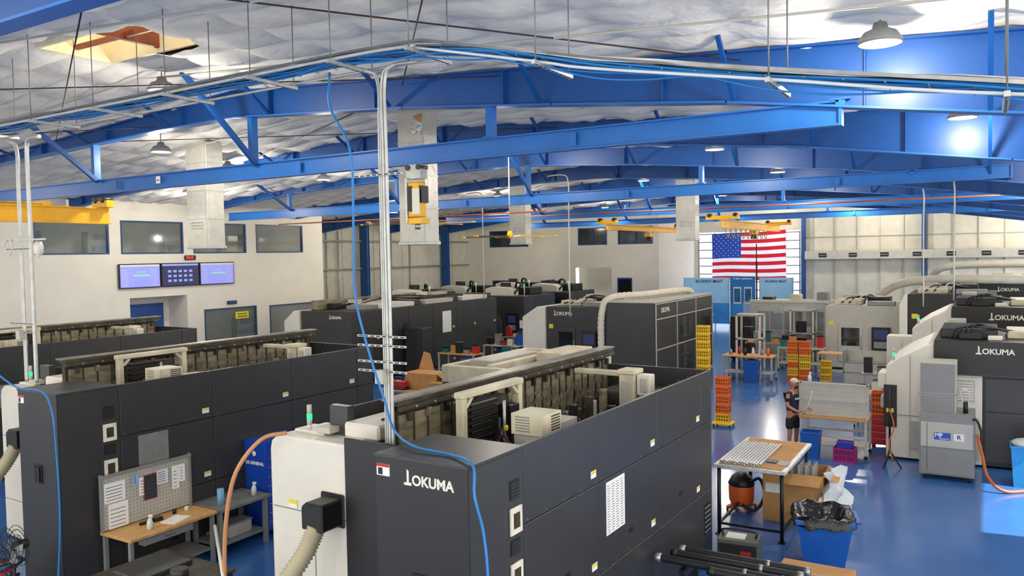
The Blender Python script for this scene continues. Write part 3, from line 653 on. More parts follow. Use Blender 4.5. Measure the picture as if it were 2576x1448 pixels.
lo=T('coolant_tank','low dark coolant tank with ribbed lid','tank',(-9.55,6.6,0))
M().bx(-.75,.75,-.55,.55,.05,.95,DARKF).bx(-.78,.78,-.58,.58,.95,1.0,GRIMD).bx(-.6,.6,-.45,.45,0,.05,BLACK).obj('body',lo,bev=.015)
M().bx(-.5,.1,-.4,.4,1.0,1.06,DARK).cyl((.35,0,1.0),(.35,0,1.12),.12,DARKF).obj('pump',lo,bev=.01)
pipe('white_pipe','thin white pipe leaning over coolant tank',[(-9.6,7.5,1.35),(-7.9,6.3,1.1)],.022,WHITE)
cabn=T('side_cabinet','small gray cabinet beside white housing','cabinet',(-8.75,8.6,0))
M().bx(-.3,.3,-.35,.35,.05,1.0,LGRAY).bx(-.25,.25,-.3,.3,0,.05,BLACK).obj('body',cabn,bev=.02)
M().bx(-.27,.27,-.37,-.35,.12,.9,LGRAY).obj('door',cabn,bev=.006)
M().bx(.2,.23,-.39,-.37,.5,.62,BLACK).obj('handle',cabn)
pf=T('pedestal_fan','black wire-guard fan standing by dark cabinet','fan',(-12.25,6.05,0))
M().lathe([(.001,0),(.25,0),(.24,.03),(.03,.05),(.02,.8)],BLACK,n=18).obj('stand',pf)
g=M()
for r_ in (.08,.16,.24,.3):
    for dz in (-.07,.07): g.tube([(r_*math.cos(a*.3307),dz,1.05+r_*math.sin(a*.3307)) for a in range(20)],.005,BLACK,5,False)
for a in range(16):
    c,s_=math.cos(a*.3927),math.sin(a*.3927); g.tube([(c*.05,-.1,1.05+s_*.05),(c*.25,-.09,1.05+s_*.25),(c*.3,0,1.05+s_*.3)],.004,BLACK,5)
g.obj('guard',pf)
for a in range(4):
    c,s_=math.cos(a*1.571),math.sin(a*1.571); M().quad([(c*.04,0,1.05+s_*.04),(c*.22-s_*.08,.03,1.05+s_*.22+c*.08),(c*.26,0,1.05+s_*.26),(c*.22+s_*.06,-.03,1.05+s_*.22-c*.06)],GRAYP).obj('fan_blade',pf)
M().cyl((0,.0,1.05),(0,.2,1.05),.07,BLACK).obj('motor',pf)
for k in range(9):
    a=random.random()*6
    pts=[(-13.2+.5*math.cos(a+q*.7)+.1*k*.5,5.9+.35*math.sin(a+q*.9),.15+.12*k*.6+.1*math.sin(q+a)) for q in range(9)]
    pts[0]=(pts[0][0],pts[0][1],.03)
    pipe('floor_hose','tangled dark hydraulic hose by machine base',cat(pts,5),.022,[BCAB,BCAB,GRAYP,BLCAB,BCAB,BCAB,RED,BCAB,BCAB][k],'hose',7,'tangled hoses')
# ---------------- right aisle
tbn=T('tube_table','tall black steel table with cardboard-covered top','table',(-3.68,15.45,0))
M().bx(-.64,.64,-1.2,1.2,1.24,1.3,mat('table_rim','#cdd0ce',.4,.3,.2,9)).bx(-.56,.56,-1.12,1.12,1.3,1.315,CARD).obj('top',tbn,bev=.006)
for x in (-.56,.56):
    for y in (-1.12,1.12): M().cyl((x,y,0),(x,y,1.24),.035,BLACK).bx(x-.06,x+.06,y-.06,y+.06,0,.02,BLACK).obj('leg',tbn)
for p,q in (((-.56,-1.12,.2),(.56,-1.12,.2)),((.56,-1.12,.2),(.56,1.12,.2)),((-.56,-1.12,.2),(-.56,1.12,.2))): M().beam(p,q,.04,.04,BLACK).obj('stretcher',tbn)
for k in range(13):
    x=-4.22+k*.058
    M().lathe([(.026,0),(.026,1.7),(.02,1.7),(.02,0),(.026,0)],mat('tube_silver','#cfd2d2',.3,.4,.06,8),n=12,axis='y').obj('steel_tube',loc=(x,14.35+.03*math.sin(k*2.2),1.342),label='polished steel tube lying on tall table',cat='tube',group='steel tubes on table')
M().bx(-.2,.2,-.15,.15,0,.004,GRAYP).bx(-.18,.0,-.1,.1,.004,.02,BLACK).obj('inspection_pad',loc=(-3.3,14.8,1.316),label='small dark pad lying on cardboard top',cat='pad')
bx_=T('cardboard_box','large open cardboard box holding upright tubes','box',(-3.2,15.95,0),.05)
g=M().bx(-.55,.55,-.45,-.44,.02,.95,CARD).bx(-.55,.55,.44,.45,.02,.95,CARD).bx(-.55,-.54,-.44,.44,.02,.95,CARD).bx(.54,.55,-.44,.44,.02,.95,CARD).bx(-.55,.55,-.45,.45,0,.03,CARD).bx(-.54,.54,-.44,.44,.5,.52,CARDD)
g.obj('carton',bx_)
M().quad([(-.55,-.45,.95),(.55,-.45,.95),(.5,-.68,.8),(-.5,-.68,.8)],CARD).obj('flap',bx_)
M().quad([(.55,-.45,.95),(.55,.45,.95),(.8,.4,.85),(.8,-.4,.85)],CARD).obj('flap',bx_)
M().bx(-.5,-.2,-.456,-.45,.55,.8,PAPER).obj('shipping_label',bx_);M().bx(.1,.3,-.456,-.45,.25,.4,PAPER).obj('shipping_label',bx_)
for k in range(22):
    x=-.42+(k%7)*.13;y=-.3+(k//7)*.17
    M().lathe([(.03,0),(.03,.58),(.024,.58),(.024,0)],GRAYP,n=10).obj('packed_tube',loc=(-3.2+x,15.95+y,.53),label='gray tube standing in cardboard box',cat='tube',group='tubes in cardboard box')
g=M()
for a in range(9):
    for q in range(9):
        g.v.append((-2.62+.12*math.sin(a*1.1+q)+.1*q/8*(1 if a>3 else .3)+a*.03,15.45+a*.1+.05*math.sin(q*1.7),1.0-q*.11+.04*math.sin(a*2.3)+(.05 if q==0 else 0)))
for a in range(8):
    for q in range(8): g.face([a*9+q,a*9+q+1,a*9+q+10,a*9+q+9],PLAST,True)
g.obj('plastic_film',label='crumpled white plastic film draped over box',cat='plastic film',fix=False)
vc=T('shop_vacuum','orange and black wet-dry shop vacuum with hose','vacuum',(-4.25,15.9,0))
M().lathe([(.001,.1),(.2,.1),(.24,.2),(.25,.45),(.24,.5)],ORG,n=22).obj('drum',vc)
M().lathe([(.25,.5),(.26,.53),(.2,.66),(.1,.74),(.001,.75)],BLACK,n=22).obj('motor_head',vc)
for a in range(4):
    c,s_=math.cos(a*1.57+.7),math.sin(a*1.57+.7); M().beam((c*.18,s_*.18,.1),(c*.3,s_*.3,.06),.08,.05,ORG).cyl((c*.3-.015,s_*.3,.03),(c*.3+.015,s_*.3,.03),.03,BLACK).obj('caster_arm',vc)
pts=cat([(.2,-.1,.6),(.4,-.15,.7),(.5,-.2,.4),(.35,-.3,.12),(.1,-.35,.2)],8)
M().tube(pts,[.035 if k%2 else .028 for k in range(len(pts))],BLACK,10).obj('suction_hose',vc)
bn=T('trash_bin','blue wheeled trash bin lined with black bag','bin',(-2.32,13.62,0),.25)
g=M();B0=[(-.3,-.32),(.3,-.32),(.3,.32),(-.3,.32)];B1=[(-.42,-.46),(.42,-.46),(.42,.46),(-.42,.46)]
for k in range(4):
    a,b_=B0[k],B0[(k+1)%4];c,d_=B1[(k+1)%4],B1[k]
    g.quad([(*a,.08),(*b_,.08),(*c,.86),(*d_,.86)],BPL)
g.quad([(*p,.08) for p in B0],BPL); g.obj('bin_body',bn)
M().bx(-.45,.45,-.49,-.42,.8,.88,BPL).bx(-.45,.45,.42,.49,.8,.88,BPL).bx(-.45,-.39,-.44,.44,.8,.88,BPL).bx(.39,.45,-.44,.44,.8,.88,BPL).bx(.45,.56,-.3,.3,.82,.86,BPL).obj('rim',bn,bev=.015)
g=M();n=28
for lv,(s_,z) in enumerate(((1.12,.76),(1.1,.89),(1.02,.93),(.9,.9),(.6,.64),(.001,.54))):
    for k in range(n):
        a=2*math.pi*k/n;c,sn=math.cos(a),math.sin(a);q=(abs(c)**6+abs(sn)**6)**(-1/6);w=1+.05*math.sin(k*2.7+lv)
        g.v.append((c*q*.42*s_*w,sn*q*.46*s_*w,z+.03*math.sin(k*1.9+lv*2)))
for lv in range(5):
    for k in range(n): g.face([lv*n+k,lv*n+(k+1)%n,(lv+1)*n+(k+1)%n,(lv+1)*n+k],BAG,True)
g.obj('bag_liner',bn,fix=False)
for y in (-.25,.25):M().cyl((-.2,y-.03,.09),(-.2,y+.03,.09),.09,BLACK).obj('wheel',bn)
M().bx(.2,.26,-.2,.2,0,.08,BLACK).obj('foot',bn)
wl=T('welding_unit','green and black portable power unit with handle','welder',(-3.5,12.95,0),.1)
GRN=mat('dark_olive','#5b5c52',.45)
M().bx(-.32,.32,-.22,.22,.06,.5,GRN).bx(-.3,.3,-.23,-.22,.08,.44,BLACK).obj('case',wl,bev=.03,seg=2)
M().bx(-.2,.1,-.12,.12,.5,.515,PAPER).obj('top_label',wl);M().bx(.05,.22,-.236,-.23,.28,.34,RED).obj('name_plate',wl);M().bx(.05,.2,-.236,-.23,.12,.24,LGRAY).obj('name_plate',wl)
M().tube(cat([(-.26,0,.5),(-.24,0,.6),(.24,0,.6),(.26,0,.5)],4),.018,BLACK,8).obj('handle',wl)
for x in (-.2,.2):M().cyl((x,-.2,.03),(x,.2,.03),.03,BLACK).obj('foot',wl)
st=T('rod_stand','low black steel stand supporting tubes','stand',(-3.1,10.7,0))
for x in (-.5,.5):
    M().bx(x-.03,x+.03,-.35,.35,.78,.83,BLACK).bx(x-.03,x+.03,-.33,-.27,0,.78,BLACK).bx(x-.03,x+.03,.27,.33,0,.78,BLACK).obj('trestle',st)
M().bx(-.5,.5,-.03,.03,.3,.34,BLACK).obj('cross_bar',st)
for k,(y,xo) in enumerate(((10.95,-3.8),(10.75,-3.85),(10.5,-4.0),(10.36,-3.2))):
    e=T('black_tube','black composite tube with metal end collar','tube',(xo,y,.9),group='black tubes on stand')
    M().lathe([(.055,0),(.055,1.75)],BCAB,n=16,axis='x').obj('tube_body',e)
    M().lathe([(.001,-.03),(.05,-.03),(.062,0),(.062,.07),(.055,.07)],[STEEL,BLACK][k%2],n=16,axis='x').obj('end_cap',e)
    M().lathe([(.055,1.2),(.062,1.2),(.062,1.26),(.055,1.26)],STEEL,n=16,axis='x').obj('collar',e);M().lathe([(.055,1.7),(.064,1.7),(.064,1.78),(.001,1.78)],STEEL,n=16,axis='x').obj('end_cap',e)
cb=T('cardboard_box','closed brown cardboard box on blue floor','box',(-2.1,11.6,0))
M().bx(-.5,.5,-.45,.45,0,.62,CARD).obj('carton',cb,bev=.01)
M().bx(-.5,.5,-.03,.03,.62,.624,mat('tan_tape','#a97f4e',.4)).obj('tape',cb)
# ---------------- person and packing bench
def skin(name,verts,edges,rad,m,parent,root=0,sub=2,mats=None):
    me=bpy.data.meshes.new(name);bm=bmesh.new();L=bm.verts.layers.skin.verify();vs=[]
    for k,v in enumerate(verts):
        q=bm.verts.new(v);rr=rad[k];q[L].radius=rr if isinstance(rr,tuple) else (rr,rr);q[L].use_root=(k==root);vs.append(q)
    for a_,b_ in edges:bm.edges.new((vs[a_],vs[b_]))
    bm.to_mesh(me);bm.free();me.materials.append(m);o=bpy.data.objects.new(name,me);COL.objects.link(o);o.parent=parent
    s_=o.modifiers.new('skin','SKIN');s_.use_smooth_shade=True;o.modifiers.new('sub','SUBSURF').levels=sub;o.modifiers['sub'].render_levels=sub
    return o
pe=T('person','person in beige cap, navy t-shirt and black shorts holding cord','person',(-4.33,21.12,0),-.45)
pe.scale=(1.04,1.04,1.04)
V=[(0,0,.95),(0,0,1.1),(.01,0,1.3),(.02,0,1.46),(.04,0,1.54),(.06,0,1.62),(.07,0,1.7),(.06,0,1.76),
 (.01,.17,1.44),(.05,.25,1.17),(.27,.2,1.1),(.35,.17,1.12),(.01,-.17,1.44),(.05,-.25,1.17),(.28,-.18,1.06),(.36,-.14,1.08),
 (0,.1,.9),(.03,.13,.5),(-.02,.14,.1),(.12,.16,.05),(0,-.1,.9),(.02,-.12,.5),(-.02,-.13,.1),(.12,-.15,.05)]
E=[(0,1),(1,2),(2,3),(3,4),(4,5),(5,6),(6,7),(3,8),(8,9),(9,10),(10,11),(3,12),(12,13),(13,14),(14,15),(0,16),(16,17),(17,18),(18,19),(0,20),(20,21),(21,22),(22,23)]
R=[(.13,.15),(.12,.14),(.12,.15),(.09,.11),.055,.075,.095,.08,.065,.045,.032,.035,.065,.045,.032,.035,.09,.06,.042,.035,.09,.06,.042,.035]
for (h_,sd) in ((11,1),(15,-1)):
    hx,hy,hz=V[h_]
    for q in range(4):
        b_=len(V); V.append((hx+.045,hy+(q-1.5)*.02,hz-.005)); R.append(.011); V.append((hx+.08-.004*abs(q-1.2),hy+(q-1.5)*.022,hz-.02)); R.append(.010); V.append((hx+.085,hy+(q-1.5)*.022,hz-.05)); R.append(.009)
        E+=[(h_,b_),(b_,b_+1),(b_+1,b_+2)]
    b_=len(V); V.append((hx+.02,hy-sd*.04,hz+.005)); R.append(.012); V.append((hx+.055,hy-sd*.05,hz-.02)); R.append(.010); E+=[(h_,b_),(b_,b_+1)]
skin('body',V,E,R,SKIN,pe)
NAVY=mat('navy_cotton','#1a2536',.85);BLKC=mat('black_cotton','#141517',.85)
skin('tshirt',[(0,0,.92),(0,0,1.1),(.01,0,1.3),(.02,0,1.45),(.03,0,1.5),(.01,.17,1.44),(.04,.23,1.24),(.01,-.17,1.44),(.04,-.23,1.24)],[(0,1),(1,2),(2,3),(3,4),(3,5),(5,6),(3,7),(7,8)],[(.15,.175),(.14,.165),(.145,.18),(.11,.14),.06,.09,.075,.09,.075],NAVY,pe)
skin('shorts',[(0,0,.98),(0,0,.9),(0,.1,.86),(.03,.13,.55),(0,-.1,.86),(.02,-.13,.55)],[(0,1),(1,2),(2,3),(1,4),(4,5)],[(.14,.165),(.14,.165),.115,.1,.115,.1],BLKC,pe)
M().ball((.06,0,1.765),.1,mat('beige_cap','#d0c8ac',.85),14,(1.08,.95,.75)).bx(.12,.2,-.06,.06,1.755,1.765,MC['beige_cap']).obj('cap',pe)
M().ball((.115,0,1.615),.06,mat('dark_beard','#2f231b',.9),12,(.9,1,.8)).obj('beard',pe)
M().ball((.165,0,1.685),.014,SKIN,8,(1.3,.9,1.4)).obj('nose',pe)
for y in (.1,-.1): M().ball((.055,y,1.685),.022,SKIN,8,(.7,.4,1.3)).obj('ear',pe)
for y in (.035,-.035): M().ball((.152,y,1.705),.01,BLACK,8).obj('eye',pe)
M().bx(.163,.168,-.022,.022,1.63,1.636,RED).obj('mouth',pe)
for y in (.15,-.14):
    M().ball((.06,y,.045),.06,BLACK,12,(2.3,.85,.75)).cyl((-.02,y,.08),(-.02,y,.17),.05,BLKC,12).obj('shoe',pe)
txt('BLUESKY',.06,pe,(.172,-.12,1.34),'+x',PAPER,bold=.001)
pipe('cord','white cord held between bench and hands',cat([(-4.0,20.9,1.14),(-3.9,20.85,1.25),(-3.82,20.85,1.5),(-3.8,20.9,1.65)],6),.012,HOSEW,'cord')
bk=T('packing_bench','wheeled gray workstation bench with perforated back panel','workbench',(-3.33,21.45,0))
M().bx(-.8,.8,-.5,.4,.93,.98,CARD).obj('top',bk,bev=.006)
g=M().bx(-.78,.78,-.36,-.34,1.0,1.8,LGRAY)
for a_ in range(30):
    for q in range(7): g.bx(-.74+a_*.05,-.73+a_*.05,-.362,-.36,1.07+q*.11,1.09+q*.11,GRAYP)
g.obj('pegboard',bk)
M().bx(-.82,-.77,-.38,-.32,.98,1.85,LGRAY).bx(.77,.82,-.38,-.32,.98,1.85,LGRAY).bx(-.8,.8,-.38,-.32,1.8,1.84,LGRAY).bx(-.78,.78,-.38,-.33,1.38,1.42,LGRAY).obj('panel_frame',bk)
for x in (-.76,.76):
    for y in (-.45,.36): M().bx(x-.03,x+.03,y-.03,y+.03,.1,.93,LGRAY).cyl((x,y-.02,.05),(x,y+.02,.05),.05,BLACK).obj('leg',bk)
for q in ((-.76,.76,-.47,-.43,.5,.56),(-.76,.76,.34,.38,.5,.56),(-.76,.76,-.45,.36,.25,.28)): M().bx(*q,LGRAY).obj('stretcher',bk)
def bucket(X,Y,s,m,label,name='waste_bin',c_='bin',z=0):
    e=T(name,label,c_,(X,Y,z)); w=.2*s;h_=.6*s
    g=M();B0=[(-w*.8,-w*.8),(w*.8,-w*.8),(w*.8,w*.8),(-w*.8,w*.8)];B1=[(-w,-w),(w,-w),(w,w),(-w,w)]
    for k in range(4):
        g.quad([(*B0[k],0),(*B0[(k+1)%4],0),(*B1[(k+1)%4],h_),(*B1[k],h_)],m)
    g.quad([(*p,0.005) for p in B0],m).obj('bin_body',e)
    M().bx(-w*1.05,w*1.05,-w*1.05,-w*.95,h_-.04,h_,m).bx(-w*1.05,w*1.05,w*.95,w*1.05,h_-.04,h_,m).bx(-w*1.05,-w*.95,-w,w,h_-.04,h_,m).bx(w*.95,w*1.05,-w,w,h_-.04,h_,m).obj('rim',e,bev=.006)
    return e
bucket(-3.8,20.75,1.1,BPL,'blue plastic waste bin beside packing bench')
def crate(X,Y,z,m,label,s=(.4,.3,.27),group=None,rz=0):
    e=T('plastic_crate',label,'crate',(X,Y,z),rz,group); a_,b_,h_=s; g=M()
    for z0,z1 in ((0,.05),(h_*.45,h_*.55),(h_-.05,h_)):
        g.bx(-a_/2,a_/2,-b_/2,-b_/2+.015,z0,z1,m).bx(-a_/2,a_/2,b_/2-.015,b_/2,z0,z1,m).bx(-a_/2,-a_/2+.015,-b_/2+.015,b_/2-.015,z0,z1,m).bx(a_/2-.015,a_/2,-b_/2+.015,b_/2-.015,z0,z1,m)
    for k in range(6):
        x=-a_/2+.01+k*(a_-.03)/5
        for y in (-b_/2+.001,b_/2-.016): g.bx(x,x+.02,y,y+.013,0,h_,m)
    for k in range(4):
        y=-b_/2+.01+k*(b_-.03)/3
        for x in (-a_/2+.001,a_/2-.014): g.bx(x,x+.013,y,y+.02,0,h_,m)
    g.obj('lattice_wall',e)
    M().bx(-a_/2+.02,a_/2-.02,-b_/2+.02,b_/2-.02,.01,h_*.85,mat('crate_load_'+m.name,'#9a5a2a' if m is ORG else '#8d7420' if m is YPL else '#7a2555',.8)).obj('contents',e)
    return e
MAG=mat('magenta_plastic','#a3237c',.45)
crate(-3.0,20.7,0,MAG,'magenta lattice plastic crate on floor',(.5,.4,.35));crate(-3.0,20.7,.35,mat('crate_blue','#1b3fb0',.4),'small blue plastic tray on magenta crate',(.36,.3,.14))
rd=T('red_tool_cart','low red tool cart with drawers','tool cart',(-2.3,22.7,0))
M().bx(-.35,.35,-.3,.3,.1,.85,RED).obj('body',rd,bev=.015)
for k in range(4):M().bx(-.32,.32,-.315,-.3,.14+k*.17,.28+k*.17,RED).bx(-.3,.3,-.325,-.315,.25+k*.17,.265+k*.17,STEEL).obj('drawer',rd)
for x in (-.28,.28):M().cyl((x-.02,-.2,.05),(x+.02,-.2,.05),.05,BLACK).cyl((x-.02,.2,.05),(x+.02,.2,.05),.05,BLACK).obj('caster',rd)
crate(-2.42,22.6,.86,ORG,'orange lattice plastic crate by packing bench',(.4,.3,.3));crate(-2.42,22.6,1.16,ORG,'orange lattice plastic crate by packing bench',(.4,.3,.3))
OC=crate(0,0,-5,ORG,'x');YC=crate(0,0,-5,YPL,'x')
def stack(X,Y,seq,group,z0=.12,h_=.27):
    for k,ch in enumerate(seq):
        dup(OC if ch=='o' else YC,(X+.01*random.uniform(-1,1),Y,z0+k*h_),rz=random.uniform(-.03,.03),label=('orange' if ch=='o' else 'yellow')+' lattice plastic crate in a tall stack')['group']=group
def dolly(X,Y,w,d_,m,label):
    e=T('crate_dolly',label,'dolly',(X,Y,0)); M().bx(-w/2,w/2,-d_/2,d_/2,.08,.12,m).obj('deck',e,bev=.005)
    for x in (-w/2+.06,w/2-.06):
        for y in (-d_/2+.06,d_/2-.06): M().cyl((x-.015,y,.04),(x+.015,y,.04),.04,BLACK).obj('caster',e)
stack(-6.75,23.3,'yoooo','near crate stack',.12)
dolly(-6.75,23.3,.6,.5,YPL,'yellow rolling dolly under orange crates')
stack(-8.25,26.2,'yyyyyyyyyy','tall yellow crate stack',.0)
for k,q in enumerate(('oyoyoo','ooyyoo')): stack(-6.6+k*.44,32.4,q,'paired crate stack',.0)
stack(-5.5,33.1,'yyy','small yellow crates',.0)
for o in (OC,YC):
    for ch in list(o.children): bpy.data.objects.remove(ch)
    bpy.data.objects.remove(o)
# ---------------- tall gray enclosure
tw=T('enclosed_cell','tall graphite machine enclosure with framed glass doors','machine',(-10.7,28.1,0))
M().bx(-2,0,0,7.1,.05,3.28,DARK).bx(-2.02,.02,-.02,7.12,3.28,3.32,LGRAY).obj('cabinet',tw,bev=.01)
for i in range(3):
    for j in range(3):
        ya,yb=.12+i*2.35,.12+(i+1)*2.35-.12; za,zb2=((.1,1.5),(1.55,2.65),(2.7,3.22))[j]
        M().bx(.0,.03,ya,yb,za,zb2,DARK if j!=1 or i==0 else DARKF).obj('side_panel',tw)
        if j<2 and i>0: M().bx(.03,.034,ya+.4,yb-.4,za+.15,zb2-.1,mat('cell_window','#2f302d',.1,.0,.4,2)).obj('window_pane',tw)
for y in (.03,2.38,4.73,7.05): M().bx(.03,.06,y-.025,y+.025,.05,3.28,LGRAY).obj('frame_rail',tw)
for z in (1.52,2.67,3.25): M().bx(.03,.06,0,7.1,z-.02,z+.02,LGRAY).obj('frame_rail',tw)
txt('OKUMA',.26,tw,(.065,.5,2.98),'+x',WHITE,'logo_lettering',bold=.006)
pts=cat([(-2.15,-.1,.4),(-2.15,-.1,1.5),(-2.1,-.1,2.9),(-1.9,.3,3.45),(-1.3,2.5,3.5),(-.9,6.0,3.5),(-.8,6.8,3.35)],16)
M().tube(pts,[.14 if k%2 else .115 for k in range(len(pts))],HOSEW,12).obj('extraction_hose',tw)
# ---------------- generic enclosed machine
def emach(label,X,Y,w,d_,h_,body=DARK,left=None,door=True,logo=None,tops=True,seams=2,sidew=0,rz=0,name='machining_center'):
    e=T(name,label,'machine',(X,Y,0),rz,'enclosed machines')
    M().bx(0,w,0,d_,.08,h_,body).bx(.05,w-.05,.05,d_-.05,0,.08,BLACK).obj('enclosure',e,bev=.02)
    if left: M().ext([(-left,.05),(0,.05),(0,h_),(-left*.35,h_),(-left,h_-.45)],-.1,d_*.8,WHITE,'y').obj('side_cover',e,bev=.02)
    if door:
        M().bx(w*.18,w*.5,-.03,0,.35,h_*.72,body).bx(w*.22,w*.46,-.036,-.03,h_*.38,h_*.66,GLASSD).obj('door',e,bev=.006)
        M().bx(w*.475,w*.49,-.07,-.03,h_*.3,h_*.55,STEEL).obj('door_handle',e)
        M().bx(w*.62,w*.86,-.12,0,h_*.33,h_*.68,BLACK).bx(w*.65,w*.83,-.125,-.12,h_*.5,h_*.64,SCRD).bx(w*.65,w*.83,-.125,-.12,h_*.36,h_*.46,GRAYP).obj('control_panel',e,bev=.006)
        M().bx(w*.9,w*.97,-.01,0,h_*.4,h_*.55,PAPER).obj('paper_notice',e);M().bx(w*.05,w*.12,-.01,0,h_*.7,h_*.76,LABY).obj('warning_label',e)
    for i in range(seams+1):
        for j in range(2):
            ya=d_*i/(seams+1);yb=d_*(i+1)/(seams+1);za,zb2=((.12,h_*.55),(h_*.55,h_))[j]
            M().bx(w,w+.02,ya+.01,yb-.01,za+.01,zb2-.01,body).obj('side_panel',e)
            M().bx(w+.02,w+.024,yb-.3,yb-.15,za+.12,za+.22,LABY).obj('warning_label',e)
    if tops:
        for k,(q) in enumerate(((.1,.45,.2,.7,.22,CREAM),(.55,.9,.1,.3,.18,GRAYP),(.5,.8,.5,.8,.3,BLACK),(.12,.3,.74,.9,.35,LGRAY))):
            M().bx(w*q[0],w*q[1],d_*q[2],d_*q[3],h_,h_+q[4],q[5]).obj('top_unit',e,bev=.02)
        for k in range(4):
            M().tube(cat([(w*(.2+.1*k),d_*.15,h_+.1),(w*(.3+.08*k),d_*.35,h_+.3+.04*k),(w*.6,d_*(.4+.08*k),h_+.26),(w*.85,d_*.7,h_+.05)],6),.03,[BCAB,BCAB,GALV,BCAB][k],8).obj('top_cable',e)
    if logo: okuma(e,logo[0],-.002,logo[1],logo[2])
    return e
e=emach('graphite machining center with paper on side panel',-24.8,24.0,2.8,11,3.0,DARK,.9,False,(1.6,2.75,.11),True,5)
for k in range(3): M().bx(1.2,2.75,2+k*3,4.2+k*3,3.0,3.2,[WHITE,LGRAY,WHITE][k]).obj('way_cover',e,bev=.02);M().bx(1.3,2.6,4.2+k*3,4.8+k*3,3.0,3.25,GRIMD).obj('way_cover',e,bev=.02)
M().bx(.1,.5,.5,10.5,3.0,3.4,GRIME).obj('way_cover',e,bev=.02)
for k in range(8): M().bx(.55+.05*(k%3),.9+.1*(k%2),1+k*1.2,1.5+k*1.2,3.0,3.25+.1*(k%3),[BLACK,CREAM,STEEL,DARK][k%4]).obj('valve_block',e,bev=.01)
M().bx(2.82,2.83,6.2,6.9,1.6,2.6,PAPER).obj('paper_chart',e)
for k in range(3): M().bx(2.82,2.84,3.3,3.6,.9+k*.55,1.2+k*.55,BLACK).obj('vent_grille',e)
for k,(x,y) in enumerate(((-28.5,34),(-28.8,39),(-24.6,37.5),(-24.4,42.5),(-28,44))):
    e=emach('dark machining center with white top covers',x,y,2.8,3.6,2.9,DARK,.5,True,None,False,2)
    M().ext([(.1,2.9),(1.9,2.9),(1.9,3.2),(1.6,3.35),(.5,3.4),(.1,3.3)],.3,1.0,WHITE).obj('top_cover',e,bev=.03)
    M().bx(.4,2.2,1.8,3.2,2.9,3.3,BLACK).obj('top_unit',e,bev=.03);M().bx(.5,1.0,1.3,1.7,2.9,3.6,DARK).obj('top_unit',e,bev=.03)
    M().tube(cat([(1.9,.5,3.0),(2.1,.9,3.5),(1.5,1.5,3.6),(1.0,2.2,3.3)],5),.06,BCAB,8).obj('top_cable',e)
    M().cyl((2.5,.6,2.9),(2.5,.6,3.45),.03,WHITE).cyl((2.5,.6,3.45),(2.5,.6,3.55),.035,GREENL).obj('signal_light',e)
emach('white and black machining center with bold lettering',-15.9,29.2,2.7,4.2,3.0,DARK,1.1,True,(.35,2.72,.14),True,1)
def simple_table(X,Y,w,d_,h_,topm,label,legm=LGRAY):
    e=T('work_table',label,'table',(X,Y,0)); M().bx(-w/2,w/2,-d_/2,d_/2,h_-.05,h_,topm).obj('top',e,bev=.006)
    for x in (-w/2+.05,w/2-.05):
        for y in (-d_/2+.05,d_/2-.05): M().bx(x-.03,x+.03,y-.03,y+.03,.08,h_-.05,legm).cyl((x-.02,y,.04),(x+.02,y,.04),.04,BLACK).obj('leg',e)
    M().bx(-w/2+.05,w/2-.05,-d_/2+.05,d_/2-.05,.3,.33,legm).obj('shelf',e)
    return e
TEAL=mat('teal_fabric','#1f6a6e',.8)
def binrow(x,y,k,w,n,z=1.0):
    for q in range(n):
        xx=x-w/2+.2+q*(w-.4)/max(1,n-1); hh=.2+.15*((k+q)%3)
        g=M().bx(-.13,.13,-.12,.12,0,hh,[TEAL,CARD,BLACK,GRAYP,RED,WHITE,BPL][(k*2+q)%7]).bx(-.14,.14,-.13,.13,hh-.04,hh,[BLACK,CARDD,STEEL,BLACK][(k+q)%4])
        g.obj('parts_bin',loc=(xx,y+.1*math.sin(q*2),z),label='small parts bin standing on shop table',cat='bin',group='bins on shop tables',bev=.01)
for k,(x,y) in enumerate(((-19.6,28.2),(-19.4,31.5),(-20.5,35),(-19.5,38.5),(-17.5,38),(-15,42),(-8.7,37.2),(-6.9,35.6),(-3.1,29.2),(-2.8,25.2))):
    simple_table(x,y,1.9 if k<8 else 1.2,.8,1.0,[WOOD,LGRAY,GRAYP][k%3],'shop work table crowded with fixtures and boxes')
    binrow(x,y,k,1.9 if k<8 else 1.2,5 if k<8 else 3)
for k,(x,y) in enumerate(((-21.3,27.5),(-18.3,41),(-21.5,41.5),(-16.6,36.2),(-2.6,31.2),(-10.0,37.8))):
    e=T('tool_cabinet','dark upright tool cabinet among shop machines','cabinet',(x,y,0),group='shop tool cabinets')
    bm_=[DARK,GRAYP,DARKF,DARK,WHITE,DARKF][k]
    M().bx(-.5,.5,-.35,.35,.1,2.1,bm_).obj('body',e,bev=.02);M().bx(-.46,-.01,-.37,-.35,.2,2.0,bm_).obj('door',e);M().bx(.01,.46,-.37,-.35,.2,2.0,bm_).obj('door',e)
    for q in (-.4,.4): M().bx(q-.05,q+.05,-.3,.3,0,.1,BLACK).obj('foot',e)
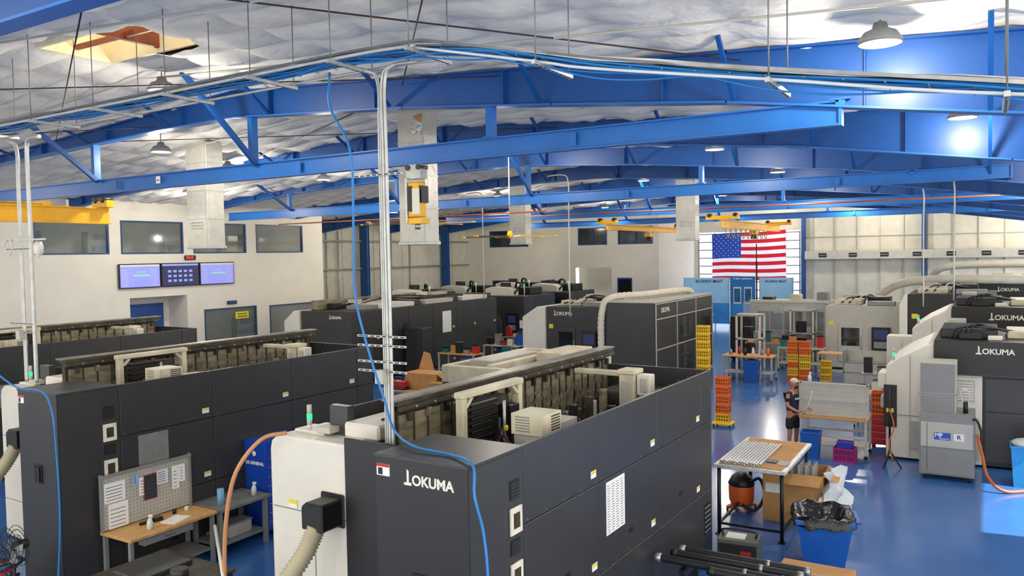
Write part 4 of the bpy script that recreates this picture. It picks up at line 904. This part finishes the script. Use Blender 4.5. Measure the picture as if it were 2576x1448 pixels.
# open-sided white fixture frames near the fence
for k,(x,y) in enumerate(((-7.4,38.6),(-5.6,38.4),(-9.0,35.3))):
    e=T('robot_fixture_frame','open white fixture frame holding dark workpieces','fixture',(x,y,0),group='fixture frames')
    for a_ in (-.5,.5):
        for c_ in (-.4,.4): M().bx(a_-.04,a_+.04,c_-.04,c_+.04,0,2.4,WHITE).obj('post',e)
    for z in (.5,1.3,2.36): M().bx(-.54,.54,-.44,.44,z,z+.05,LGRAY).obj('shelf',e)
    for z in (.55,1.35): M().bx(-.3,.1,-.2,.2,z,z+.5,BLACK).bx(.15,.4,-.2,.2,z,z+.3,STEEL).obj('workpiece_stack',e,bev=.02)
bucket(-18.2,27.0,1.6,BPL,'blue plastic bin between machining centers')
for k,(x,y) in enumerate(((-18.4,29.8),(-18.2,33.2),(-17.6,35.5))):
    e=T('office_chair','teal swivel chair on casters beside shop table','chair',(x,y,0),k*1.1,'shop chairs')
    M().bx(-.24,.24,-.24,.24,.46,.54,TEAL).obj('seat',e,bev=.03);M().bx(-.22,.22,.2,.27,.65,1.15,TEAL).bx(-.03,.03,.22,.26,.5,.7,BLACK).obj('backrest',e,bev=.02)
    M().cyl((0,0,.1),(0,0,.46),.03,STEEL).obj('column',e)
    for q in range(5): M().beam((0,0,.12),(.27*math.cos(q*1.257),.27*math.sin(q*1.257),.08),.04,.03,BLACK).ball((.27*math.cos(q*1.257),.27*math.sin(q*1.257),.035),.035,BLACK,8).obj('caster_leg',e)
# light coloured machine between rows
e=T('open_machine','cream open-topped machine frame with gray covers','machine',(-12.3,16.8,0),-.03)
M().bx(0,2.9,0,4.2,.05,1.9,DARK).obj('base',e,bev=.03)
for q in ((0,.18,0,4.2,1.9,2.35),(2.72,2.9,0,4.2,1.9,2.35),(.18,2.72,0,.2,1.9,2.35),(.18,2.72,4.0,4.2,1.9,2.35),(1.3,1.5,.2,4,2.2,2.4)): M().bx(*q,CREAM).obj('rail_frame',e,bev=.02)
M().bx(.5,1.2,.6,3.0,2.1,2.45,LGRAY).obj('cover_plate',e,bev=.02);M().bx(1.7,2.5,2.0,3.8,2.2,2.55,CREAM).obj('cover_plate',e,bev=.02)
M().bx(.2,2.7,.2,4.0,1.9,2.1,GRIMD).obj('table_bed',e,bev=.02)
# crate/boxes table
tt=T('staging_table','gray table with stacked cardboard and tools','table',(-14.7,19.0,0))
M().bx(-1.1,1.1,-.6,.6,1.15,1.22,CARD).obj('top',tt,bev=.01)
for x in (-1,1):
    for y in (-.5,.5):M().bx(x-.04,x+.04,y-.04,y+.04,0,1.15,GRAYP).obj('leg',tt)
cb=T('cardboard_box','open cardboard box with raised flap on table','box',(-14.5,19.1,1.22))
M().bx(-.6,.6,-.35,.35,0,.5,CARD).obj('carton',cb,bev=.01)
M().quad([(-.6,.35,.5),(.0,.35,.5),(-.2,.42,1.0),(-.45,.42,1.05)],CARD).obj('flap',cb);M().quad([(.6,-.35,.5),(.6,.35,.5),(.95,.35,.3),(.95,-.35,.3)],CARD).obj('flap',cb)
cb=T('cardboard_box','closed flat cardboard carton beside open box','box',(-13.7,18.7,1.22),.2)
M().bx(-.3,.3,-.25,.25,0,.3,CARD).obj('carton',cb,bev=.01);M().bx(-.3,.3,-.03,.03,.3,.303,MC['tan_tape']).obj('tape',cb)
tl=T('tool_bag','red and black tool case sitting on table','tool case',(-15.2,18.6,1.22))
M().bx(-.28,.28,-.1,.1,.07,.26,RED).bx(-.3,.3,-.12,.12,.0,.07,BLACK).obj('case',tl,bev=.02)
M().tube(cat([(-.15,0,.26),(-.1,0,.36),(.1,0,.36),(.15,0,.26)],4),.02,BLACK,8).obj('handle',tl)
simple_table(-8.25,32.2,2.0,.9,1.0,WOOD,'gray-legged wooden work table with tools')
bucket(-8.0,31.55,1.4,BPL,'blue plastic bin under wooden work table',z=.0)
for k in range(6):
    x=-9.0+k*.3
    M().lathe([(.001,0),(.07,0),(.06,.12+.08*(k%3)),(.03,.2+.1*(k%2)),(.001,.22+.1*(k%2))],[STEEL,RED,BLACK,WHITE,GRAYP,ORG][k],n=12).obj('machine_part',loc=(x,32.2+.15*math.sin(k*2),1.0),label='small turned part standing on work table',cat='part',group='parts on work table')
simple_table(-5.2,33.8,1.4,.8,1.05,WOOD,'wooden-topped work table beside crates')
bk2=T('gray_bench','gray steel bench with perforated back panel','workbench',(-3.85,32.5,0))
M().bx(-.9,.9,-.3,.3,.85,.9,GRAYP).obj('top',bk2)
M().bx(-.9,.9,-.32,-.3,.1,.85,LGRAY).bx(-.9,.9,-.33,-.32,.5,.54,GRAYP).obj('front_panel',bk2);M().bx(-.9,.9,.28,.3,.9,1.3,LGRAY).obj('back_panel',bk2)
for x in (-.87,.87):M().bx(x-.03,x+.03,-.33,.33,0,1.35,GRAYP).obj('end_frame',bk2)
# gray/white enclosed cell in middle distance
en=T('glazed_cell','gray fenced machining cell with windows and screens','machine',(-10.2,40,0))
M().bx(0,6.8,.0,3.5,.05,2.6,LGRAY).obj('enclosure',en,bev=.02)
for k in range(5):
    x=.15+k*1.33
    M().bx(x,x+1.2,-.04,0,.2,2.45,[LGRAY,WHITE][k%2]).obj('front_panel',en,bev=.01)
    M().bx(x+.2,x+1.0,-.05,-.04,1.1,2.2,[GLASSG,GLASSD,BLACK,GLASSD,GLASSG][k]).obj('window_pane',en)
for k in range(3): M().bx(1.2+k*2.0,1.65+k*2.0,-.2,-.05,1.2,2.1,BLACK).bx(1.25+k*2,1.6+k*2,-.205,-.2,1.6,2.0,SCRD).obj('control_panel',en,bev=.01)
M().bx(-.02,6.82,-.06,.1,2.6,2.75,WHITE).obj('top_trim',en)
for k in range(5): M().bx(.4+k*1.3,.9+k*1.3,.8,1.6,2.6,2.85+.12*(k%3),[BLACK,CREAM,GRAYP,DARK,WHITE][k]).obj('top_unit',en,bev=.02)
emach('gray machining center with dark window and control panel',-6.1,36.5,3.0,3.2,2.75,LGRAY,None,True,None,True,1)
fe=T('mesh_fence','clear panel safety fence around cell','fence',(-10.3,39.2,0))
for k in range(7): M().bx(k*.62-.03,k*.62+.03,-.03,.03,0,2.7,LGRAY).obj('post',fe)
for z in (2.65,1.3,.15): M().bx(0,3.72,-.02,.02,z,z+.05,LGRAY).obj('rail',fe)
M().bx(.03,3.7,-.004,.004,.2,2.65,mat('clear_panel','#dfe8ea',.1,alpha=.22)).obj('panel',fe)
emach('tall black machining center with white lettering',-2.85,36,3.1,4,3.3,DARKF,.3,True,(1.5,2.55,.19),True,1)
emach('black machining center with long white duct above',-.5,42.5,5,4,3.5,DARKF,.5,True,(.8,3.2,.14),True,1)
pts=cat([(-4.5,41.5,2.9),(-3.6,40.5,3.5),(-2,40.3,3.75),(2,40.1,3.75),(4.2,40,3.7)],10)
M().tube(pts,[.2 if k%2 else .19 for k in range(len(pts))],HOSEW,14).obj('extraction_pipe',label='thick cream extraction pipe above machines',cat='duct')
pts=cat([(-2.6,47.5,3.6),(-2,47.0,4.15),(0,46.8,4.3),(4.2,46.5,4.3)],8)
M().tube(pts,.2,HOSEW,14).obj('extraction_pipe',label='thick cream extraction pipe above distant machines',cat='duct')
# near right machine pair
def rmach(label,X,Y,h_,capz,tl_):
    e=T('machining_center',label,'machine',(X,Y,0),0,'black and white machining centers')
    M().ext([(-1.05,.05),(.0,.05),(.0,h_-.1),(-.15,h_-.12),(-.75,h_-.45),(-1.05,h_-.68)],-.05,3.2,WHITE,'y').obj('side_cover',e,bev=.02)
    M().bx(-1.03,-.02,-.06,-.05,1.1,1.115,GRAYP).obj('cover_seam',e);M().bx(-.52,-.51,-.06,-.05,.1,h_-.4,GRAYP).obj('cover_seam',e)
    M().bx(-1.25,-1.05,.1,.9,1.7,2.1,WHITE).bx(-1.2,-1.05,.2,.8,1.2,1.5,LGRAY).obj('side_box',e,bev=.02);M().bx(-.5,-.1,-.09,-.05,.3,1.0,LGRAY).obj('access_door',e,bev=.01)
    M().bx(0,1.0,0,3.2,.05,capz,WHITE).bx(1.0,4.5,0,3.2,.05,capz,DARKF).obj('enclosure',e,bev=.015)
    for q in ((.05,.95,1.15,capz-.05,WHITE),(.05,.95,.15,1.1,LGRAY),(1.05,2.3,.15,1.3,DARK),(2.35,4.4,.15,1.3,DARK),(1.05,4.4,1.34,capz-.05,DARK)): M().bx(q[0],q[1],-.012,0,q[2],q[3],q[4]).obj('front_panel',e,bev=.006)
    M().bx(.0,4.5,-.1,3.2,capz,h_,DARKF).bx(.0,4.5,-.11,-.1,capz,capz+.03,DARK).obj('top_hood',e,bev=.02)
    for q in ((.1,1.3,.6,2.4,.22,DARKF),(1.5,2.5,.8,2.2,.18,CREAM),(.5,1.0,.3,.55,.15,BLACK),(.2,.6,2.5,3.0,.3,LGRAY),(1.1,1.4,.2,.5,.1,WHITE)): M().bx(*q[:4],h_,h_+q[4],q[5]).obj('top_unit',e,bev=.02)
    for k in range(4): M().tube(cat([(.3+.1*k,.4,h_),(.5+.12*k,.5,h_+.26+.03*k),(1.2,.6+.1*k,h_+.25),(1.7+.1*k,1,h_+.1)],6),.022,BCAB,8).obj('top_cable',e)
    okuma(e,tl_[0],-.102,tl_[1],tl_[2])
    g=M().bx(.42,.85,-.03,-.012,1.55,2.05,LGRAY)
    for k in range(7): g.bx(.45,.82,-.04,-.03,1.58+k*.065,1.61+k*.065,WHITE)
    g.obj('vent_grille',e)
    M().bx(-.9,-.8,-.06,-.05,1.6,1.7,LABY).obj('warning_label',e)
    M().cyl((-.9,.2,h_-.6),(-.9,.2,h_-.45),.03,LGRAY).cyl((-.9,.2,h_-.45),(-.9,.2,h_-.38),.035,GREENL).cyl((-.9,.2,h_-.38),(-.9,.2,h_-.28),.03,LGRAY).obj('signal_light',e)
    return e
rmach('white machining center with black hood and bold lettering',-1.12,21.5,2.98,2.17,(.86,2.75,.125))
rmach('white machining center with black hood, second in row',-.95,27,3.42,2.5,(.95,3.12,.14))
mp=T('coolant_unit','gray floor-standing high-pressure coolant unit on casters','machine',(-1.33,19.9,0))
M().bx(0,1.08,0,1.0,.12,1.5,GRAYP).bx(.03,1.05,-.02,0,.75,1.3,LGRAY).bx(.03,1.05,-.02,0,.16,.72,GRAYP).bx(.15,.16,-.024,-.02,.2,1.28,DARK).obj('lower_cabinet',mp,bev=.015)
M().bx(.0,.72,.1,.9,1.5,2.62,LGRAY).bx(.02,.7,.085,.1,1.95,2.6,GRAYP).bx(-.01,.73,.08,.92,1.9,1.93,GRAYP).bx(.02,.7,.085,.1,1.52,1.88,GRAYP).obj('upper_cabinet',mp,bev=.012)
for x in (.1,.98):
    for y in (.1,.9): M().cyl((x-.02,y,.06),(x+.02,y,.06),.06,BLACK).bx(x-.04,x+.04,y-.04,y+.04,.1,.13,STEEL).obj('caster',mp)
M().bx(.3,.62,-.028,-.02,.92,1.08,mat('sign_blue','#1c55b8',.4)).obj('name_plate',mp);M().bx(.68,.88,-.028,-.02,.92,1.08,PAPER).obj('name_plate',mp)
txt('MP',.12,mp,(.31,-.03,1.02),'-y',PAPER,bold=.004);txt('Systems',.06,mp,(.4,-.03,.95),'-y',PAPER);txt('R',.13,mp,(.74,-.03,1.0),'-y',INK,bold=.002)
M().tube(cat([(1.0,.2,1.3),(1.1,-.1,1.45),(1.2,-.1,1.2),(1.2,-.05,.9)],6),.025,BCAB,8).cyl((.9,.3,1.5),(.9,.3,1.75),.05,BLACK).tube(cat([(.85,.3,1.7),(.8,.2,2.0),(.95,.2,2.0),(.95,.3,1.6)],6),.015,WCAB,6).obj('valve_fitting',mp)
pipe('coolant_hose','orange coolant hose curling to floor beside unit',cat([(-.2,19.85,1.1),(-.1,19.6,.7),(0,19.5,.3),(.3,19.4,.06),(.9,19.9,.04)],7),.035,mat('rust_hose','#b5562a',.45),'hose')
bucket(.72,20.3,1.5,mat('cyan_bin','#2f93d0',.4),'light blue bin covered with clear plastic','waste_bin')
M().ball((.72,20.3,.92),.3,PLAST,12,(1,1,.35)).obj('plastic_liner',label='clear crumpled plastic liner over blue bin',cat='bag')
tp=T('air_gun_stand','black tripod stand with hanging orange cords','stand',(-2.0,20.6,0))
for a_ in range(3):
    c_,s_=math.cos(a_*2.1),math.sin(a_*2.1);M().beam((0,0,.4),(c_*.25,s_*.25,.0),.03,.03,BLACK).obj('leg',tp)
M().cyl((0,0,.35),(0,0,1.9),.025,BLACK).obj('mast',tp)
M().bx(-.14,.14,.05,.15,.95,1.95,BLACK).bx(-.08,.08,.04,.05,1.3,1.4,LABY).obj('screen_box',tp,bev=.01)
M().tube(cat([(0,-.05,1.4),(.1,-.1,1.0),(0,-.1,.6),(.08,-.08,.15)],6),.015,ORG,6).obj('cord',tp)
# ---------------- far wall duct, flag, banners
fd=T('wall_duct','silver wrapped duct with grilles along end wall','duct',(0,57.05,4.78))
M().bx(-10.8,4.9,-.25,.3,-.28,.28,DU).obj('duct_body',fd,bev=.02)
for k in range(8): M().bx(-9.9+k*1.9,-9.4+k*1.9,-.27,-.25,-.14,.14,BLACK).bx(-9.86+k*1.9,-9.44+k*1.9,-.28,-.27,-.03,.03,GRAYP).obj('air_grille',fd)
FR=mat('flag_red','#d02434',.8,0,.04,3,translucent=.5);FW=mat('flag_white','#f7f4f1',.8,0,.02,3,translucent=.5);FB=mat('flag_blue','#2a4aa0',.8,0,.04,3,translucent=.5)
fl=T('american_flag','american flag hanging flat against glazed door','flag',(-17.3,57.1,3.1))
g=M();W,H=5.2,3.3;nx=52;nz=26
def fz(x,z): return .05*math.sin(x*2.4+z*.7)+.03*math.sin(x*5+z)
def ft(x,z): return z+(x/W*.18*(z/H))+.03*math.sin(x*1.3)
for j in range(nz+1):
    for i in range(nx+1): x=W*i/nx;z=H*j/nz; g.v.append((x,fz(x,z),ft(x,z)))
for j in range(nz):
    for i in range(nx):
        st_=12-j//2; m=FB if (st_<7 and i<nx*.4) else (FR if st_%2==0 else FW)
        a_=j*(nx+1)+i;g.face([a_,a_+1,a_+nx+2,a_+nx+1],m,True)
g.obj('cloth',fl,fix=False)
g=M()
for rw in range(9):
    for q in range(6 if rw%2==0 else 5):
        cx=.4*W*((q*2+1+(rw%2))/12);cz=H*(1-(rw+1)*7/13/10);pts=[]
        for k in range(10):
            rr=.07 if k%2==0 else .028;a_=math.pi/2+k*math.pi/5;x=cx+rr*math.cos(a_);z=cz+rr*math.sin(a_);pts.append((x,fz(x,z)-.012,ft(x,z)))
        g.quad(pts,FW)
g.obj('star_field',fl)['kind']='stuff'
BN1=mat('banner_sky','#9fcfea',.7,0,.2,.8,translucent=.45);BN2=mat('banner_blue','#3d8cc8',.7,0,.4,1.2,translucent=.45);BN3=mat('banner_navy','#15477f',.7,0,.2,1);BN4=mat('banner_mid','#2f75b5',.7,0,.2,1,translucent=.4)
def banner(xa,xb,y,za,zb2,m,label,texts):
    e=T('display_banner',label,'banner',(xa,y,0))
    M().quad([(0,0,za+(zb2-za)*.45),(xb-xa,0,za+(zb2-za)*.45),(xb-xa,0,zb2),(0,0,zb2)],m).obj('fabric',e)
    M().quad([(0,0,za),(xb-xa,0,za),(xb-xa,0,za+(zb2-za)*.45),(0,0,za+(zb2-za)*.45)],BN2).obj('lower_fabric',e)
    for x in (-.015,xb-xa+.015): M().bx(x-.015,x+.015,-.03,.03,0,zb2,STEEL).obj('pole',e)
    for s_,sz,x,z,mm in texts: txt(s_,sz,e,(x,-.03,z),'-y',mm,bold=.005,align='CENTER')
banner(-18,-14.9,53,.3,3.4,BN1,'sky blue display banner with company lettering',[('BLUESKY MAST',.28,1.75,3.15,BN3),('BLUESKY MAST',.18,1.5,.9,PAPER)])
banner(-14.7,-13.1,52.6,.3,3.5,BN4,'dark blue display banner about cellular applications',[('Cellular Applications',.15,.8,3.35,PAPER)])
banner(-12.9,-10.8,53,.3,3.4,BN1,'sky blue display banner with company lettering',[('BLUESKY MAST',.2,1.05,3.15,BN3)])
for q in (0,.7): M().bx(0+q,.5+q,-.02,0,0,1.1,PAPER).bx(.05+q,.45+q,-.03,-.02,.1,1.0,BN2).obj('poster_panel',loc=(-14.5,52.58,1.7),label='white-framed picture mounted on dark banner',cat='poster',group='framed pictures')
ms=T('telescoping_mast','black telescoping mast on tripod base','mast',(-12.6,51,0))
M().cyl((0,0,.6),(0,0,4.5),.05,BLACK).obj('mast_tube',ms);M().cyl((0,0,4.5),(0,0,5.6),.03,BLACK).obj('upper_tube',ms)
for a_ in range(3):M().beam((0,0,1.2),(math.cos(a_*2.1)*.9,math.sin(a_*2.1)*.9,0),.06,.06,BLACK).obj('tripod_leg',ms)
# ---------------- office wall items
def tv(Y0,w,label,rows):
    e=T('wall_monitor',label,'monitor',(-29.9,Y0,4.1),0,'monitors on office wall')
    M().bx(-.05,.03,0,w,0,1.0,BLACK).obj('case',e,bev=.01)
    M().bx(.03,.034,.04,w-.04,.04,.96,SCR if rows!=2 else SCRD).bx(.034,.036,.04,w-.04,.88,.96,PAPER if rows!=2 else SCR).obj('screen',e)
    g=M()
    if rows==2:
        for a_ in range(5):
            for q in range(3): g.bx(.036,.038,.3+a_*.26,.46+a_*.26,.2+q*.2,.3+q*.2,SCR)
    else:
        g.bx(.036,.038,.6,1.35,.48,.56,SCRG).bx(.036,.038,.75,1.15,.64,.68,SCRG)
        for q in range(8): g.bx(.036,.037,.1,.4,.12+q*.085,.14+q*.085,PAPER).bx(.036,.037,1.4,1.7,.12+q*.085,.135+q*.085,PAPER)
    g.obj('screen_content',e)['kind']='stuff'
    M().bx(-.1,-.05,w/2-.3,w/2+.3,.3,.7,BLACK).obj('bracket',e)
tv(19.2,1.85,'wall monitor showing pale blue schedule page',1);tv(21.1,1.85,'wall monitor showing dark dashboard tiles',2);tv(23.0,1.85,'wall monitor showing pale blue schedule page',1)
ck=T('digital_clock','red digit wall clock above monitors','clock',(-29.97,22.3,5.22));M().bx(0,.06,0,.55,0,.2,BLACK).obj('case',ck,bev=.01)
txt('23:15',.17,ck,(.063,.05,.1),'+x',mat('red_digit','#ff3020',.5,0,0,emit=3),bold=.002)
M().bx(0,.03,0,.75,0,.32,mat('sign_yellow','#efe12c',.5)).bx(.03,.035,.1,.65,.08,.12,INK).bx(.03,.035,.1,.65,.2,.24,INK).obj('yellow_notice',loc=(-30.0,24.95,2.45),label='yellow notice sign on office window',cat='sign')
M().bx(0,.06,0,.5,0,.16,BLACK).bx(.06,.065,.05,.45,.03,.13,BLUED).obj('door_sign',loc=(-29.98,24.5,3.15),label='small dark sign above office window',cat='sign')
for y in (34.2,34.6,35,36,40,41,43):
    pipe('wall_conduit','galvanised conduit running up insulated wall',[(-33.9,y,0),(-33.9,y,6.8)],.05,GALV,'conduit',8,'wall conduits')
for z in (4.5,6.2): pipe('wall_pipe','horizontal pipe along insulated wall',[(-33.7,31,z),(-33.7,49.8,z)],.05,GALV,'pipe',8,'wall pipes')
for (x,y,zt,z0) in ((-12.4,24.5,7.9,3.0),(-.9,27,7.3,3.6),(-1.9,30,7.3,3.2),(-19.5,30,8,3.2),(-25,20,7.5,6.0)):
    pipe('conduit_drop','thin galvanised conduit dropping from roof',cat([(x-.8,y,zt),(x-.2,y,zt),(x,y,zt-.25),(x,y,zt-1.5),(x,y,z0)],5),.022,GALV,'conduit',8,'thin conduit drops')
# ---------------- lights/world
w=bpy.data.worlds.new('world');S.world=w;w.use_nodes=True
bg=w.node_tree.nodes['Background'];bg.inputs[0].default_value=(1,.97,.91,1);bg.inputs[1].default_value=2.5
sd=bpy.data.lights.new('door_sunlight','SPOT');sd.energy=45000;sd.spot_size=.5;sd.spot_blend=.1;sd.shadow_soft_size=.05;sd.color=(1,.98,.92);so=bpy.data.objects.new('door_sunlight',sd);COL.objects.link(so)
so.location=(13,18.4,9.9);so.rotation_euler=Vector((-11,.1,-9)).to_track_quat('-Z','Y').to_euler()
